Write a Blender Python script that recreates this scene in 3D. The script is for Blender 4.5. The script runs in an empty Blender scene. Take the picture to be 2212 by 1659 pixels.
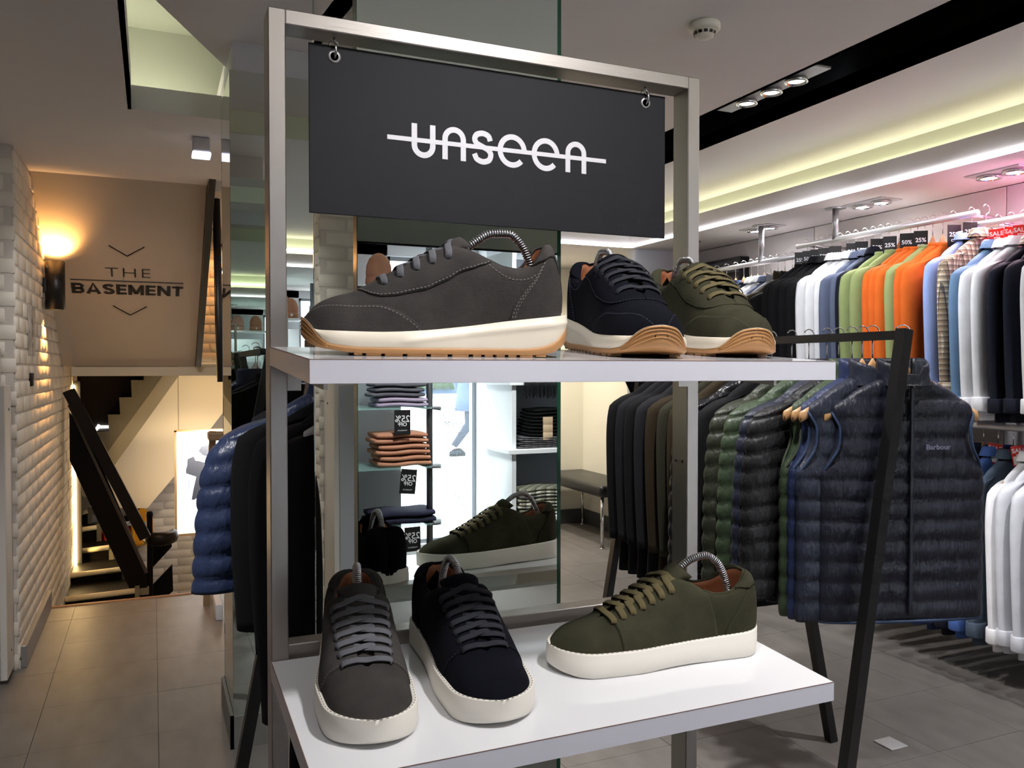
import bpy, bmesh, math, random
import numpy as np
from mathutils import Vector, Matrix
random.seed(7)
SC = bpy.context.scene
COL = SC.collection
PI = math.pi

# ------------------------------------------------------------------ camera, world, exposure
CAM_H = 1.35
cam_data = bpy.data.cameras.new('camera'); cam = bpy.data.objects.new('camera', cam_data); COL.objects.link(cam)
cam_data.sensor_width = 36.0; cam_data.lens = 36.0 * 1788.0 / 2212.0; cam_data.clip_start = 0.02
cam.location = (0, 0, CAM_H)
cam.rotation_euler = (PI / 2 - 0.01938, 0, -0.40966)
SC.camera = cam
SC.view_settings.view_transform = 'Standard'; SC.view_settings.look = 'None'
SC.view_settings.gamma = 1.0; SC.view_settings.use_curve_mapping = False
SC.view_settings.exposure = 0.95
SC.cycles.use_denoising = True
SC.cycles.use_adaptive_sampling = True; SC.cycles.adaptive_threshold = 0.04; SC.cycles.adaptive_min_samples = 24
SC.cycles.max_bounces = 7; SC.cycles.glossy_bounces = 5; SC.cycles.diffuse_bounces = 3
SC.cycles.transmission_bounces = 4; SC.cycles.transparent_max_bounces = 8
SC.cycles.sample_clamp_indirect = 6.0; SC.cycles.caustics_reflective = True; SC.cycles.caustics_refractive = False
world = bpy.data.worlds.new('overcast_sky'); SC.world = world; world.use_nodes = True
world.node_tree.nodes['Background'].inputs[0].default_value = (0.86, 0.93, 1.0, 1)
world.node_tree.nodes['Background'].inputs[1].default_value = 7.5

def lin(c):
    return tuple(((v / 255.0) / 12.92 if v / 255.0 <= 0.04045 else ((v / 255.0 + 0.055) / 1.055) ** 2.4) for v in c[:3])

def spot(name, loc, target, watts, col=(255, 250, 242), angle=1.35, blend=0.7, size=0.05):
    d = bpy.data.lights.new(name, 'SPOT'); d.energy = watts; d.color = lin(col); d.spot_size = angle; d.spot_blend = blend
    d.shadow_soft_size = size
    o = bpy.data.objects.new(name, d); COL.objects.link(o); o.location = loc
    o.rotation_euler = (Vector(target) - Vector(loc)).to_track_quat('-Z', 'Y').to_euler()
    return o

# unseen spots added to light the shop: over the stand, along the aisle, over the wall racks, behind the camera
COOL = (252, 249, 250)
for (l, t, e) in [((-0.10, 0.22, 2.44), (0.20, 0.85, 0.9), 40), ((0.72, 0.18, 2.44), (0.5, 0.85, 0.9), 38),
                  ((1.75, 0.6, 2.46), (1.5, 1.0, 0.0), 40), ((1.3, 2.9, 2.46), (2.0, 2.6, 0.6), 60), ((1.3, 1.6, 2.46), (2.0, 1.9, 0.7), 55), ((2.9, 1.4, 2.46), (2.6, 1.8, 0.0), 60),
                  ((1.6, 4.3, 2.46), (2.1, 4.3, 0), 80), ((-0.5, 1.6, 2.30), (-0.4, 2.8, 0), 52), ((0.0, 3.55, 2.30), (-0.1, 5.2, 0.9), 16), ((-0.95, 2.4, 2.30), (-0.85, 4.2, 1.2), 5),
                  ((1.0, -2.55, 2.19), (1.3, -2.7, 0.6), 60), ((2.2, -2.4, 2.19), (2.3, -2.7, 0.6), 60), ((1.25, -1.35, 2.19), (1.35, -2.4, 0.9), 60), ((2.2, -1.35, 2.19), (2.3, -2.6, 0.8), 40), ((-0.7, -1.9, 2.19), (-0.6, -1.9, 0), 60)]:
    spot('ceiling_fill_spot', l, t, e, COOL)

# ------------------------------------------------------------------ materials
MATS = {}
def mat(name, col, rough=0.5, metal=0.0, var=0.0, vscale=18.0, bump=0.0, bscale=260.0, sheen=0.0, emit=None, estr=0.0, coat=0.0, spec=0.5, alpha=None, stretch=None, col2=None, bdist=0.002):
    if name in MATS: return MATS[name]
    m = bpy.data.materials.new(name); m.use_nodes = True; nt = m.node_tree; N = nt.nodes; Lk = nt.links
    b = N['Principled BSDF']
    c = lin(col); b.inputs['Base Color'].default_value = (*c, 1)
    b.inputs['Roughness'].default_value = rough; b.inputs['Metallic'].default_value = metal
    b.inputs['Specular IOR Level'].default_value = spec
    if sheen: b.inputs['Sheen Weight'].default_value = sheen; b.inputs['Sheen Roughness'].default_value = 0.6; b.inputs['Sheen Tint'].default_value = (*c, 1)
    if coat: b.inputs['Coat Weight'].default_value = coat; b.inputs['Coat Roughness'].default_value = 0.05
    if emit: b.inputs['Emission Color'].default_value = (*lin(emit), 1); b.inputs['Emission Strength'].default_value = estr
    if alpha is not None: b.inputs['Alpha'].default_value = alpha
    if var or bump:
        tc = N.new('ShaderNodeTexCoord'); mp = N.new('ShaderNodeMapping'); Lk.new(tc.outputs['Object'], mp.inputs[0])
        if stretch: mp.inputs['Scale'].default_value = stretch
    if var:
        nz = N.new('ShaderNodeTexNoise'); nz.inputs['Scale'].default_value = vscale; nz.inputs['Detail'].default_value = 5
        Lk.new(mp.outputs[0], nz.inputs['Vector'])
        rp = N.new('ShaderNodeValToRGB'); rp.color_ramp.elements[0].position = 0.3; rp.color_ramp.elements[1].position = 0.7
        c2 = lin(col2) if col2 else tuple(min(1, v * (1 + var)) for v in c)
        rp.color_ramp.elements[0].color = (*[v * (1 - var) for v in c], 1); rp.color_ramp.elements[1].color = (*c2, 1)
        Lk.new(nz.outputs['Fac'], rp.inputs[0]); Lk.new(rp.outputs[0], b.inputs['Base Color'])
    if bump:
        n2 = N.new('ShaderNodeTexNoise'); n2.inputs['Scale'].default_value = bscale; n2.inputs['Detail'].default_value = 3
        Lk.new(mp.outputs[0], n2.inputs['Vector'])
        bp = N.new('ShaderNodeBump'); bp.inputs['Strength'].default_value = bump; bp.inputs['Distance'].default_value = bdist
        Lk.new(n2.outputs['Fac'], bp.inputs['Height']); Lk.new(bp.outputs[0], b.inputs['Normal'])
    MATS[name] = m
    return m

def check_mat(name, base, stripe, stripe2, pitch=0.03, rough=0.85):
    """woven check: crossing stripes on object coordinates (x and z)."""
    if name in MATS: return MATS[name]
    m = bpy.data.materials.new(name); m.use_nodes = True; nt = m.node_tree; N = nt.nodes; Lk = nt.links
    b = N['Principled BSDF']; b.inputs['Roughness'].default_value = rough
    tc = N.new('ShaderNodeTexCoord'); sp = N.new('ShaderNodeSeparateXYZ'); Lk.new(tc.outputs['Object'], sp.inputs[0])
    prev = None
    def stripes(src, off, wid):
        a = N.new('ShaderNodeMath'); a.operation = 'MULTIPLY_ADD'; a.inputs[1].default_value = 1 / pitch; a.inputs[2].default_value = off; Lk.new(src, a.inputs[0])
        f = N.new('ShaderNodeMath'); f.operation = 'FRACT'; Lk.new(a.outputs[0], f.inputs[0])
        g = N.new('ShaderNodeMath'); g.operation = 'LESS_THAN'; g.inputs[1].default_value = wid; Lk.new(f.outputs[0], g.inputs[0])
        return g.outputs[0]
    add = N.new('ShaderNodeMath'); add.operation = 'ADD'; Lk.new(sp.outputs[0], add.inputs[0]); Lk.new(sp.outputs[1], add.inputs[1])
    col = lin(base)
    cur = None
    for src, off, wid, c, fac in ((add.outputs[0], 100, 0.42, stripe, 0.6), (sp.outputs[2], 100, 0.42, stripe, 0.6), (add.outputs[0], 100.6, 0.16, stripe2, 0.8), (sp.outputs[2], 100.6, 0.16, stripe2, 0.8)):
        mx = N.new('ShaderNodeMix'); mx.data_type = 'RGBA'
        k = N.new('ShaderNodeMath'); k.operation = 'MULTIPLY'; k.inputs[1].default_value = fac; Lk.new(stripes(src, off, wid), k.inputs[0])
        Lk.new(k.outputs[0], mx.inputs[0])
        if cur is None: mx.inputs[6].default_value = (*col, 1)
        else: Lk.new(cur, mx.inputs[6])
        mx.inputs[7].default_value = (*lin(c), 1); cur = mx.outputs[2]
    Lk.new(cur, b.inputs['Base Color']); MATS[name] = m
    return m

def brushed(name, col, rough=0.32, stretch=(1, 1, 60)):
    m = mat(name, col, rough, 1.0)
    nt = m.node_tree; N = nt.nodes; Lk = nt.links; b = N['Principled BSDF']
    tc = N.new('ShaderNodeTexCoord'); mp = N.new('ShaderNodeMapping'); Lk.new(tc.outputs['Object'], mp.inputs[0]); mp.inputs['Scale'].default_value = stretch
    nz = N.new('ShaderNodeTexNoise'); nz.inputs['Scale'].default_value = 14; nz.inputs['Detail'].default_value = 4; Lk.new(mp.outputs[0], nz.inputs['Vector'])
    mr = N.new('ShaderNodeMapRange'); mr.inputs[3].default_value = rough - 0.05; mr.inputs[4].default_value = rough + 0.08; Lk.new(nz.outputs['Fac'], mr.inputs[0]); Lk.new(mr.outputs[0], b.inputs['Roughness'])
    bp = N.new('ShaderNodeBump'); bp.inputs['Strength'].default_value = 0.06; bp.inputs['Distance'].default_value = 0.001; Lk.new(nz.outputs['Fac'], bp.inputs['Height']); Lk.new(bp.outputs[0], b.inputs['Normal'])
    return m

STEEL = brushed('brushed_steel', (176, 170, 166), 0.34, (60, 60, 1.5))
STEELH = brushed('brushed_steel_bar', (176, 170, 166), 0.36, (1.5, 60, 60))
CHROME = mat('chrome', (215, 215, 215), 0.12, 1.0)
RAILM = mat('satin_rail', (228, 228, 230), 0.35, 0.35)
SPRING = mat('spring_steel', (190, 190, 192), 0.25, 1.0)
BLACKM = mat('black_metal', (16, 16, 17), 0.38, 0.0, bump=0.05, bscale=300)
WHITEL = mat('white_laminate', (226, 226, 228), 0.07, 0, spec=0.5)
EDGELINE = mat('laminate_joint', (120, 95, 88), 0.6)
PLASTER = mat('white_paint', (205, 200, 196), 0.85, var=0.02, vscale=3)
CEILM = mat('ceiling_paint', (234, 228, 226), 0.9, var=0.02, vscale=2)
COVEM = mat('cove_paint', (215, 216, 200), 0.85)
BRICKM = mat('painted_brick', (222, 214, 200), 0.62, var=0.05, vscale=9, bump=0.5, bscale=60)
MORTAR = mat('painted_mortar', (206, 199, 188), 0.85, bump=0.4, bscale=80)
TILE = mat('vinyl_tile', (120, 115, 110), 0.42, var=0.14, vscale=5, bump=0.06, bscale=90, stretch=(2.5, 1, 1))
GROUT = mat('tile_joint', (84, 79, 74), 0.8)
BLACKV = mat('black_void', (7, 7, 8), 0.33)
SKIRT = mat('grey_skirting', (112, 112, 106), 0.5)
MIRROR = mat('mirror_silver', (226, 234, 229), 0.0, 1.0)
GEDGE = mat('green_glass_edge', (18, 78, 56), 0.12, 0, spec=0.6)
WOOD = mat('hanger_wood', (192, 148, 100), 0.38, var=0.12, vscale=10, stretch=(1, 1, 8))
DWOOD = mat('oak_trim', (150, 112, 76), 0.5, var=0.1)
LED = mat('led_white', (255, 255, 255), 0.4, emit=(244, 246, 255), estr=2.4)
LEDW = mat('led_warm', (255, 240, 210), 0.4, emit=(255, 196, 120), estr=16.0)
LEDG = mat('led_cove', (240, 255, 225), 0.4, emit=(240, 240, 205), estr=5.0)
LEDC = mat('led_cove_cool', (240, 255, 245), 0.4, emit=(226, 234, 216), estr=3.0)
BULB = mat('lamp_bulb', (255, 255, 255), 0.4, emit=(255, 252, 246), estr=22.0)
def suede(n, c, c2=None): return mat('suede_' + n, c, 0.95, var=0.17, vscale=38, bump=0.5, bscale=1100, sheen=0.3, spec=0.12, col2=c2)
TAN = mat('tan_leather', (150, 92, 60), 0.55, var=0.06)
RUBBER = mat('white_rubber', (232, 227, 216), 0.5, bump=0.05, bscale=500)
CREAM = mat('cream_midsole', (226, 216, 196), 0.36)
GUM = mat('gum_rubber', (176, 128, 78), 0.5, var=0.05)
BLACKP = mat('black_plastic', (14, 14, 15), 0.4)
TEXTW = mat('white_print', (232, 232, 236), 0.5)
RED = mat('red_card', (208, 40, 30), 0.5)
BLKCARD = mat('black_card', (18, 18, 19), 0.5)

# ------------------------------------------------------------------ mesh helpers
LOC = {}
def mk(name, V, F, m, parent=None, smooth=True, world=True):
    me = bpy.data.meshes.new(name); me.from_pydata([tuple(map(float, v)) for v in V], [], F)
    if smooth: me.polygons.foreach_set('use_smooth', [True] * len(me.polygons))
    me.materials.append(m); me.update()
    o = bpy.data.objects.new(name, me); COL.objects.link(o)
    if parent is not None:
        o.parent = parent
        if world and parent in LOC: o.matrix_parent_inverse = Matrix.Translation(-LOC[parent])
    return o
def tag(o, label, cat, group=None):
    o['label'] = label; o['category'] = cat
    if group: o['group'] = group
    return o
def thing(name, label, cat, loc=(0, 0, 0), group=None):
    o = bpy.data.objects.new(name, None); COL.objects.link(o); o.location = loc; o.empty_display_size = 0.05
    LOC[o] = Vector(loc); return tag(o, label, cat, group)
def struct(o, label=None):
    o['kind'] = 'structure'
    if label: o['label'] = label
    return o
def sroot(name, loc=(0, 0, 0)):
    o = bpy.data.objects.new(name, None); COL.objects.link(o); o.location = loc; LOC[o] = Vector(loc); o['kind'] = 'structure'; return o
def dup(root, loc=None, rot=None, label=None, group=None, mats=None):
    r = root.copy(); COL.objects.link(r)
    if loc is not None: r.location = loc
    if rot is not None: r.rotation_euler = rot
    if label: r['label'] = label
    if group: r['group'] = group
    def rec(src, dst):
        for ch in src.children:
            c = ch.copy(); COL.objects.link(c); c.parent = dst
            base = ch.name.split('.')[0]
            if mats and base in mats: setmat(c, mats[base])
            rec(ch, c)
    rec(root, r)
    return r
def setmat(o, m):
    o.material_slots[0].link = 'OBJECT'; o.material_slots[0].material = m
def cat(*vf):
    V = []; F = []
    for v, f in vf:
        k = len(V); V += list(v); F += [tuple(i + k for i in q) for q in f]
    return V, F
def bx(x0, x1, y0, y1, z0, z1):
    V = [(x0, y0, z0), (x1, y0, z0), (x1, y1, z0), (x0, y1, z0), (x0, y0, z1), (x1, y0, z1), (x1, y1, z1), (x0, y1, z1)]
    return V, [(0, 3, 2, 1), (4, 5, 6, 7), (0, 1, 5, 4), (1, 2, 6, 5), (2, 3, 7, 6), (3, 0, 4, 7)]
def rbx(x0, x1, y0, y1, z0, z1, b=0.004, seg=2):
    bm = bmesh.new(); bmesh.ops.create_cube(bm, size=1)
    for v in bm.verts: v.co = ((x0 + x1) / 2 + v.co.x * (x1 - x0), (y0 + y1) / 2 + v.co.y * (y1 - y0), (z0 + z1) / 2 + v.co.z * (z1 - z0))
    bmesh.ops.bevel(bm, geom=bm.edges[:], offset=b, segments=seg, affect='EDGES', profile=0.5)
    bm.verts.index_update(); V = [tuple(v.co) for v in bm.verts]; F = [tuple(v.index for v in f.verts) for f in bm.faces]; bm.free(); return V, F
def loft(rings, capa=True, capb=True, closed=True):
    n = len(rings[0]); V = [p for r in rings for p in r]; F = []
    for i in range(len(rings) - 1):
        for j in range(n if closed else n - 1):
            k = (j + 1) % n; F.append((i * n + j, i * n + k, (i + 1) * n + k, (i + 1) * n + j))
    if capa: F.append(tuple(range(n - 1, -1, -1)))
    if capb: F.append(tuple((len(rings) - 1) * n + j for j in range(n)))
    return V, F
def tube(path, r, n=8, cap=True, flat=1.0):
    P = [np.array(p, float) for p in path]; R = r if hasattr(r, '__len__') else [r] * len(P)
    T = []
    for i in range(len(P)):
        t = P[min(i + 1, len(P) - 1)] - P[max(i - 1, 0)]; T.append(t / (np.linalg.norm(t) + 1e-12))
    u = np.cross(T[0], (0, 0, 1));
    if np.linalg.norm(u) < 1e-3: u = np.cross(T[0], (1, 0, 0))
    u /= np.linalg.norm(u); rings = []
    for i, p in enumerate(P):
        u = u - T[i] * (u @ T[i]); u /= np.linalg.norm(u) + 1e-12; v = np.cross(T[i], u)
        rings.append([p + R[i] * (math.cos(a) * u + flat * math.sin(a) * v) for a in [2 * PI * k / n for k in range(n)]])
    return loft(rings, cap, cap)
def sqtube(a, b, w, d, up=(0, 0, 1)):
    """rectangular bar from a to b, w across, d in the third direction."""
    a = np.array(a, float); b = np.array(b, float); t = (b - a) / np.linalg.norm(b - a)
    u = np.cross(t, up); u /= np.linalg.norm(u); v = np.cross(u, t)
    ring = lambda p: [p + u * w / 2 * sx + v * d / 2 * sy for sx, sy in ((-1, -1), (1, -1), (1, 1), (-1, 1))]
    return loft([ring(a), ring(b)])
def lathe(prof, n=24, c=(0, 0, 0), axis='z'):
    rings = []
    for r, z in prof:
        ring = []
        for k in range(n):
            a = 2 * PI * k / n; x, y = r * math.cos(a), r * math.sin(a)
            ring.append((c[0] + x, c[1] + y, c[2] + z) if axis == 'z' else ((c[0] + z, c[1] + x, c[2] + y) if axis == 'x' else (c[0] + x, c[1] + z, c[2] + y)))
        rings.append(ring)
    return loft(rings)
def prism(poly, y0, y1, axis='y'):
    """polygon (a,b) extruded: axis y -> (x,z) polygon, x -> (y,z), z -> (x,y)."""
    def p3(a, b, t): return (a, t, b) if axis == 'y' else ((t, a, b) if axis == 'x' else (a, b, t))
    n = len(poly); V = [p3(a, b, y0) for a, b in poly] + [p3(a, b, y1) for a, b in poly]
    F = [tuple(range(n)), tuple(range(2 * n - 1, n - 1, -1))] + [(i, (i + 1) % n, n + (i + 1) % n, n + i) for i in range(n)]
    return V, F
class Cv:
    """monotone cubic curve through points"""
    def __init__(s, *pts):
        x = np.array([p[0] for p in pts], float); y = np.array([p[1] for p in pts], float)
        h = np.diff(x); d = np.diff(y) / h; m = np.zeros(len(x)); m[0] = d[0]; m[-1] = d[-1]
        for i in range(1, len(x) - 1):
            m[i] = 0 if d[i - 1] * d[i] <= 0 else 2 * d[i - 1] * d[i] / (d[i - 1] + d[i])
        X = np.linspace(x[0], x[-1], 600); k = np.clip(np.searchsorted(x, X) - 1, 0, len(h) - 1); t = (X - x[k]) / h[k]
        s.X = X; s.Y = (2 * t**3 - 3 * t**2 + 1) * y[k] + (t**3 - 2 * t**2 + t) * h[k] * m[k] + (-2 * t**3 + 3 * t**2) * y[k + 1] + (t**3 - t**2) * h[k] * m[k + 1]
    def __call__(s, v): return np.interp(v, s.X, s.Y)
def spline(pts, n=40):
    P = np.array(pts, float); d = np.r_[0, np.cumsum(np.linalg.norm(np.diff(P, axis=0), axis=1))]
    out = np.stack([Cv(*zip(d, P[:, k]))(np.linspace(0, d[-1], n)) for k in range(P.shape[1])], 1); return out
TXT = {}
def text(name, body, size, M4, m, parent=None, ext=0.0004, sx=1.0, bold=0.0, spacing=1.0, align='CENTER'):
    key = (body, size, ext, bold, spacing, align)
    if key not in TXT:
        c = bpy.data.curves.new(name, 'FONT'); c.body = body; c.size = size; c.extrude = ext; c.offset = bold; c.align_x = align; c.align_y = 'CENTER'; c.space_character = spacing; c.resolution_u = 3
        t = bpy.data.objects.new(name, c); TXT[key] = bpy.data.meshes.new_from_object(t); bpy.data.objects.remove(t)
        TXT[key].materials.clear(); TXT[key].materials.append(m)
    o = bpy.data.objects.new(name, TXT[key]); COL.objects.link(o)
    if o.material_slots[0].material != m: setmat(o, m)
    o.matrix_world = M4 @ Matrix.Diagonal((sx, 1, 1, 1))
    if parent is not None:
        o.parent = parent
        if parent in LOC: o.matrix_parent_inverse = Matrix.Translation(-LOC[parent])
    return o
def frame(loc, right, up):
    r = Vector(right).normalized(); u = Vector(up).normalized(); n = r.cross(u)
    return Matrix(((r.x, u.x, n.x, loc[0]), (r.y, u.y, n.y, loc[1]), (r.z, u.z, n.z, loc[2]), (0, 0, 0, 1)))
def stroke2d(path, w, t=0.0008):
    """flat ribbon of width w along a 2D path (x,z), thickness t in y; returns (V,F) with y in [-t,0]"""
    P = np.array(path, float); V = []; n = len(P)
    for i in range(n):
        d = P[min(i + 1, n - 1)] - P[max(i - 1, 0)]; d /= np.linalg.norm(d); nn = np.array([-d[1], d[0]]) * w / 2
        for s in (-1, 1):
            q = P[i] + s * nn; V += [(q[0], -t, q[1]), (q[0], 0, q[1])]
    F = []
    for i in range(n - 1):
        a = 4 * i; b = a + 4
        F += [(a, b, b + 2, a + 2), (a + 1, a + 3, b + 3, b + 1), (a, a + 1, b + 1, b), (a + 2, b + 2, b + 3, a + 3)]
    F += [(0, 2, 3, 1), (4 * n - 4, 4 * n - 3, 4 * n - 1, 4 * n - 2)]
    return V, F
ORD = ['', 'first', 'second', 'third', 'fourth', 'fifth', 'sixth', 'seventh', 'eighth', 'ninth', 'tenth', 'eleventh', 'twelfth', 'thirteenth', 'fourteenth', 'fifteenth', 'sixteenth', 'seventeenth', 'eighteenth', 'nineteenth', 'twentieth', 'twenty-first', 'twenty-second', 'twenty-third', 'twenty-fourth']
# ------------------------------------------------------------------ the shell: floor
ZC, ZL, ZS = 2.50, 2.335, 2.22
floor = struct(mk('floor', *cat(bx(-1.7, 3.8, -3.6, 5.28, -0.2, -0.004), bx(0.95, 3.8, 5.28, 6.5, -0.2, -0.004)), GROUT, None, False))
rt = random.Random(3)
T = 0.42
for ix in range(-5, 10):
    for iy in range(-7, 9):
        x0 = 0.01 + ix * T; y0 = 3.31 + iy * T; x1 = x0 + T; y1 = y0 + T
        x0 = max(x0, -1.68); x1 = min(x1, 3.74); y1 = min(y1, 6.38)
        if y0 < 0.3: continue
        if x1 < 1.0: y1 = min(y1, 5.27)
        if x1 - x0 < 0.05 or y1 - y0 < 0.05: continue
        h = rt.uniform(-0.0004, 0.0004); g = 0.0009
        mk('tile', *bx(x0 + g, x1 - g, y0 + g, y1 - g, -0.006, h), TILE, floor, False)
struct(mk('trim_1', *rbx(-0.56, 0.95, 5.268, 5.30, -0.06, 0.006, 0.004), DWOOD), 'oak nosing along the edge of the landing above the stairs')
struct(mk('trim_2', *cat(rbx(0.30, 0.335, 4.66, 5.26, 0.0, 0.085, 0.004)), mat('white_kerb', (214, 216, 222), 0.4)), 'low white kerb at the right end of the landing')
ft = mk('floor_socket', *rbx(2.378, 2.458, 2.118, 2.200, 0.0, 0.006, 0.002), mat('socket_steel', (198, 198, 196), 0.45, 0.3))
tag(ft, 'small square steel floor socket cover right of the black rack', 'floor socket')

# ------------------------------------------------------------------ ceilings
ceil = struct(mk('ceiling', *cat(prism([(-0.067, -1.4), (2.32, -1.4), (2.32, 5.45), (0.75, 5.45), (0.27, 3.95), (0.27, 3.37), (-0.067, 2.66)], ZC, ZC + 0.06, 'z'),
      bx(2.645, 3.5, -1.4, 5.45, ZC, ZC + 0.06), bx(2.32, 2.645, -1.4, -0.7, ZC, ZC + 0.06), bx(2.32, 2.645, 4.6, 5.45, ZC, ZC + 0.06)), CEILM, None, False), 'flat grey main ceiling of the shop')
lowc = struct(mk('ceiling', *cat(bx(-1.7, -0.067, -1.4, 4.9, ZL, ZL + 0.065), bx(-0.067, 0.95, 3.5, 4.9, ZL, ZL + 0.065)), CEILM, None, False), 'lower ceiling on the left in front of the stairs')
rec = sroot('ceiling_recess'); rec['label'] = 'raised lit ceiling recess at the upper left'
mk('fascia', *cat(bx(-0.067, 0.262, 3.488, 3.50, ZL, 2.428), bx(-0.079, -0.067, 1.9, 3.488, ZL, 2.50)), CEILM, rec, False)
mk('back_wall', *bx(-0.45, 1.0, 3.9, 3.93, 2.40, 2.82), COVEM, rec, False)
mk('top', *bx(-0.47, 1.02, 2.25, 3.93, 2.80, 2.84), COVEM, rec, False)
mk('side_wall', *cat(bx(-0.47, -0.45, 2.25, 3.93, 2.40, 2.82), bx(1.0, 1.02, 2.25, 3.93, 2.56, 2.82), bx(-0.47, 1.02, 2.23, 2.25, 2.40, 2.82)), COVEM, rec, False)
mk('light_tube', *tube([(-0.40, 3.72, 2.425), (0.22, 3.72, 2.425)], 0.014), mat('led_recess', (240, 250, 225), 0.4, emit=(240, 240, 216), estr=5.5), rec)
mk('light_tube', *tube([(-0.26, 2.35, 2.425), (-0.26, 3.6, 2.425)], 0.014), LEDC, rec)

slot = sroot('ceiling_slot'); slot['label'] = 'long black recessed lighting slot in the ceiling'
mk('channel', *cat(bx(2.30, 2.32, -0.7, 4.6, ZC, 2.95), bx(2.645, 2.665, -0.7, 4.6, ZC, 2.95), bx(2.30, 2.665, -0.7, 4.6, 2.95, 2.97), bx(2.30, 2.665, -0.72, -0.7, ZC, 2.95), bx(2.30, 2.665, 4.6, 4.62, ZC, 2.95)), BLACKV, slot, False)
gm = thing('spotlight_strip', 'silver strip of three round spotlights in the black ceiling slot', 'spotlight', (2.365, 2.75, ZC))
mk('plate', *rbx(2.322, 2.412, 2.46, 3.06, ZC + 0.004, ZC + 0.014, 0.002), mat('lamp_plate', (170, 170, 170), 0.4, 0.6), gm, False)
for yy in (2.90, 2.745, 2.60):
    rg = mk('lamp_ring', *lathe([(0.043, 0.004), (0.046, -0.012), (0.038, -0.014), (0.034, 0.002)], 24, (2.366, yy, ZC)), CHROME, gm)
    mk('lamp_bulb', *lathe([(0.0005, -0.004), (0.033, -0.004), (0.033, 0.0)], 20, (2.366, yy, ZC - 0.001)), BULB, gm, False)
    spot('slot_spot', (2.37, yy, ZC - 0.03), (3.2, 2.9 + (yy - 2.75) * 4.0, 1.5), 22, (245, 248, 255), 1.3)
spot('slot_spot', (2.36, 2.75, ZC + 0.02), (2.64, 2.82, 2.62), 1.2, (235, 242, 255), 1.9)

def bulkhead(name, label, slab, fascia, strip, led, ledmat):
    r = sroot(name); r['label'] = label
    mk('slab', *slab, CEILM, r, False); mk('fascia', *fascia, COVEM, r, False)
    mk('light_strip', *strip, LED, r, False); mk('light_tube', *led, ledmat, r)
    return r
bulkhead('bulkhead', 'dropped bulkhead above the right wall racks', bx(3.17, 3.85, -1.1, 5.15, ZS, 2.325), bx(3.48, 3.50, -1.4, 5.45, 2.325, 2.50),
         bx(3.160, 3.176, -1.09, 5.145, ZS - 0.006, ZS + 0.012), tube([(3.464, -1.0, 2.398), (3.464, 5.3, 2.398)], 0.008), LEDG)
bulkhead('bulkhead', 'dropped bulkhead at the far end by the fitting room', bx(0.95, 3.85, 5.15, 6.5, ZS, 2.325), bx(0.95, 3.5, 5.45, 5.47, 2.325, 2.50),
         bx(0.98, 3.16, 5.135, 5.152, ZS - 0.006, ZS + 0.012), tube([(1.0, 5.42, 2.392), (3.3, 5.42, 2.392)], 0.012), LEDC)
bulkhead('bulkhead', 'dropped bulkhead towards the shop window seen in the mirrors', bx(-1.7, 3.85, -3.6, -1.1, ZS, 2.325), bx(-0.067, 3.5, -1.42, -1.4, 2.325, 2.50),
         bx(-1.6, 3.16, -1.103, -1.087, ZS - 0.006, ZS + 0.012), tube([(-0.0, -1.37, 2.392), (3.3, -1.37, 2.392)], 0.012), LEDG)

def twin_light(cx, cy, label, pinkish=False, z=ZS):
    r = thing('twin_downlight', label, 'downlight', (cx, cy, z))
    mk('plate', *rbx(cx - 0.075, cx + 0.075, cy - 0.13, cy + 0.13, z - 0.006, z, 0.002), mat('lamp_frame', (196, 194, 194), 0.35, 0.4), r, False)
    for s in (-1, 1):
        mk('lamp_ring', *lathe([(0.050, 0.0), (0.052, -0.014), (0.040, -0.016), (0.036, -0.002)], 24, (cx, cy + s * 0.062, z - 0.005)), CHROME, r)
        mk('lamp_bulb', *lathe([(0.0005, -0.012), (0.034, -0.012), (0.034, -0.006)], 20, (cx, cy + s * 0.062, z - 0.004)), BULB, r, False)
        spot('downlight_spot', (cx, cy + s * 0.062, z - 0.03), (cx - 0.15, cy + s * 0.1, 0.6), 15, (255, 214, 226) if pinkish else COOL, 1.9, 0.8)
twin_light(3.47, 4.10, 'square twin downlight above the far end of the wall racks')
twin_light(3.47, 3.25, 'square twin downlight above the middle of the wall racks')
twin_light(3.465, 2.52, 'square twin downlight in the pink lit soffit at the right', True)
pl = bpy.data.lights.new('pink_glow', 'POINT'); pl.energy = 2.5; pl.color = lin((255, 120, 190)); pl.shadow_soft_size = 0.06
po = bpy.data.objects.new('pink_glow', pl); COL.objects.link(po); po.location = (3.60, 2.25, 2.14)
for (cx, cy, lb) in ((1.0, -2.6, 'twin downlight in the soffit above the glass shelves in the mirror'), (2.2, -2.4, 'twin downlight in the soffit near the shop window in the mirror')):
    twin_light(cx, cy, lb)

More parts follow.
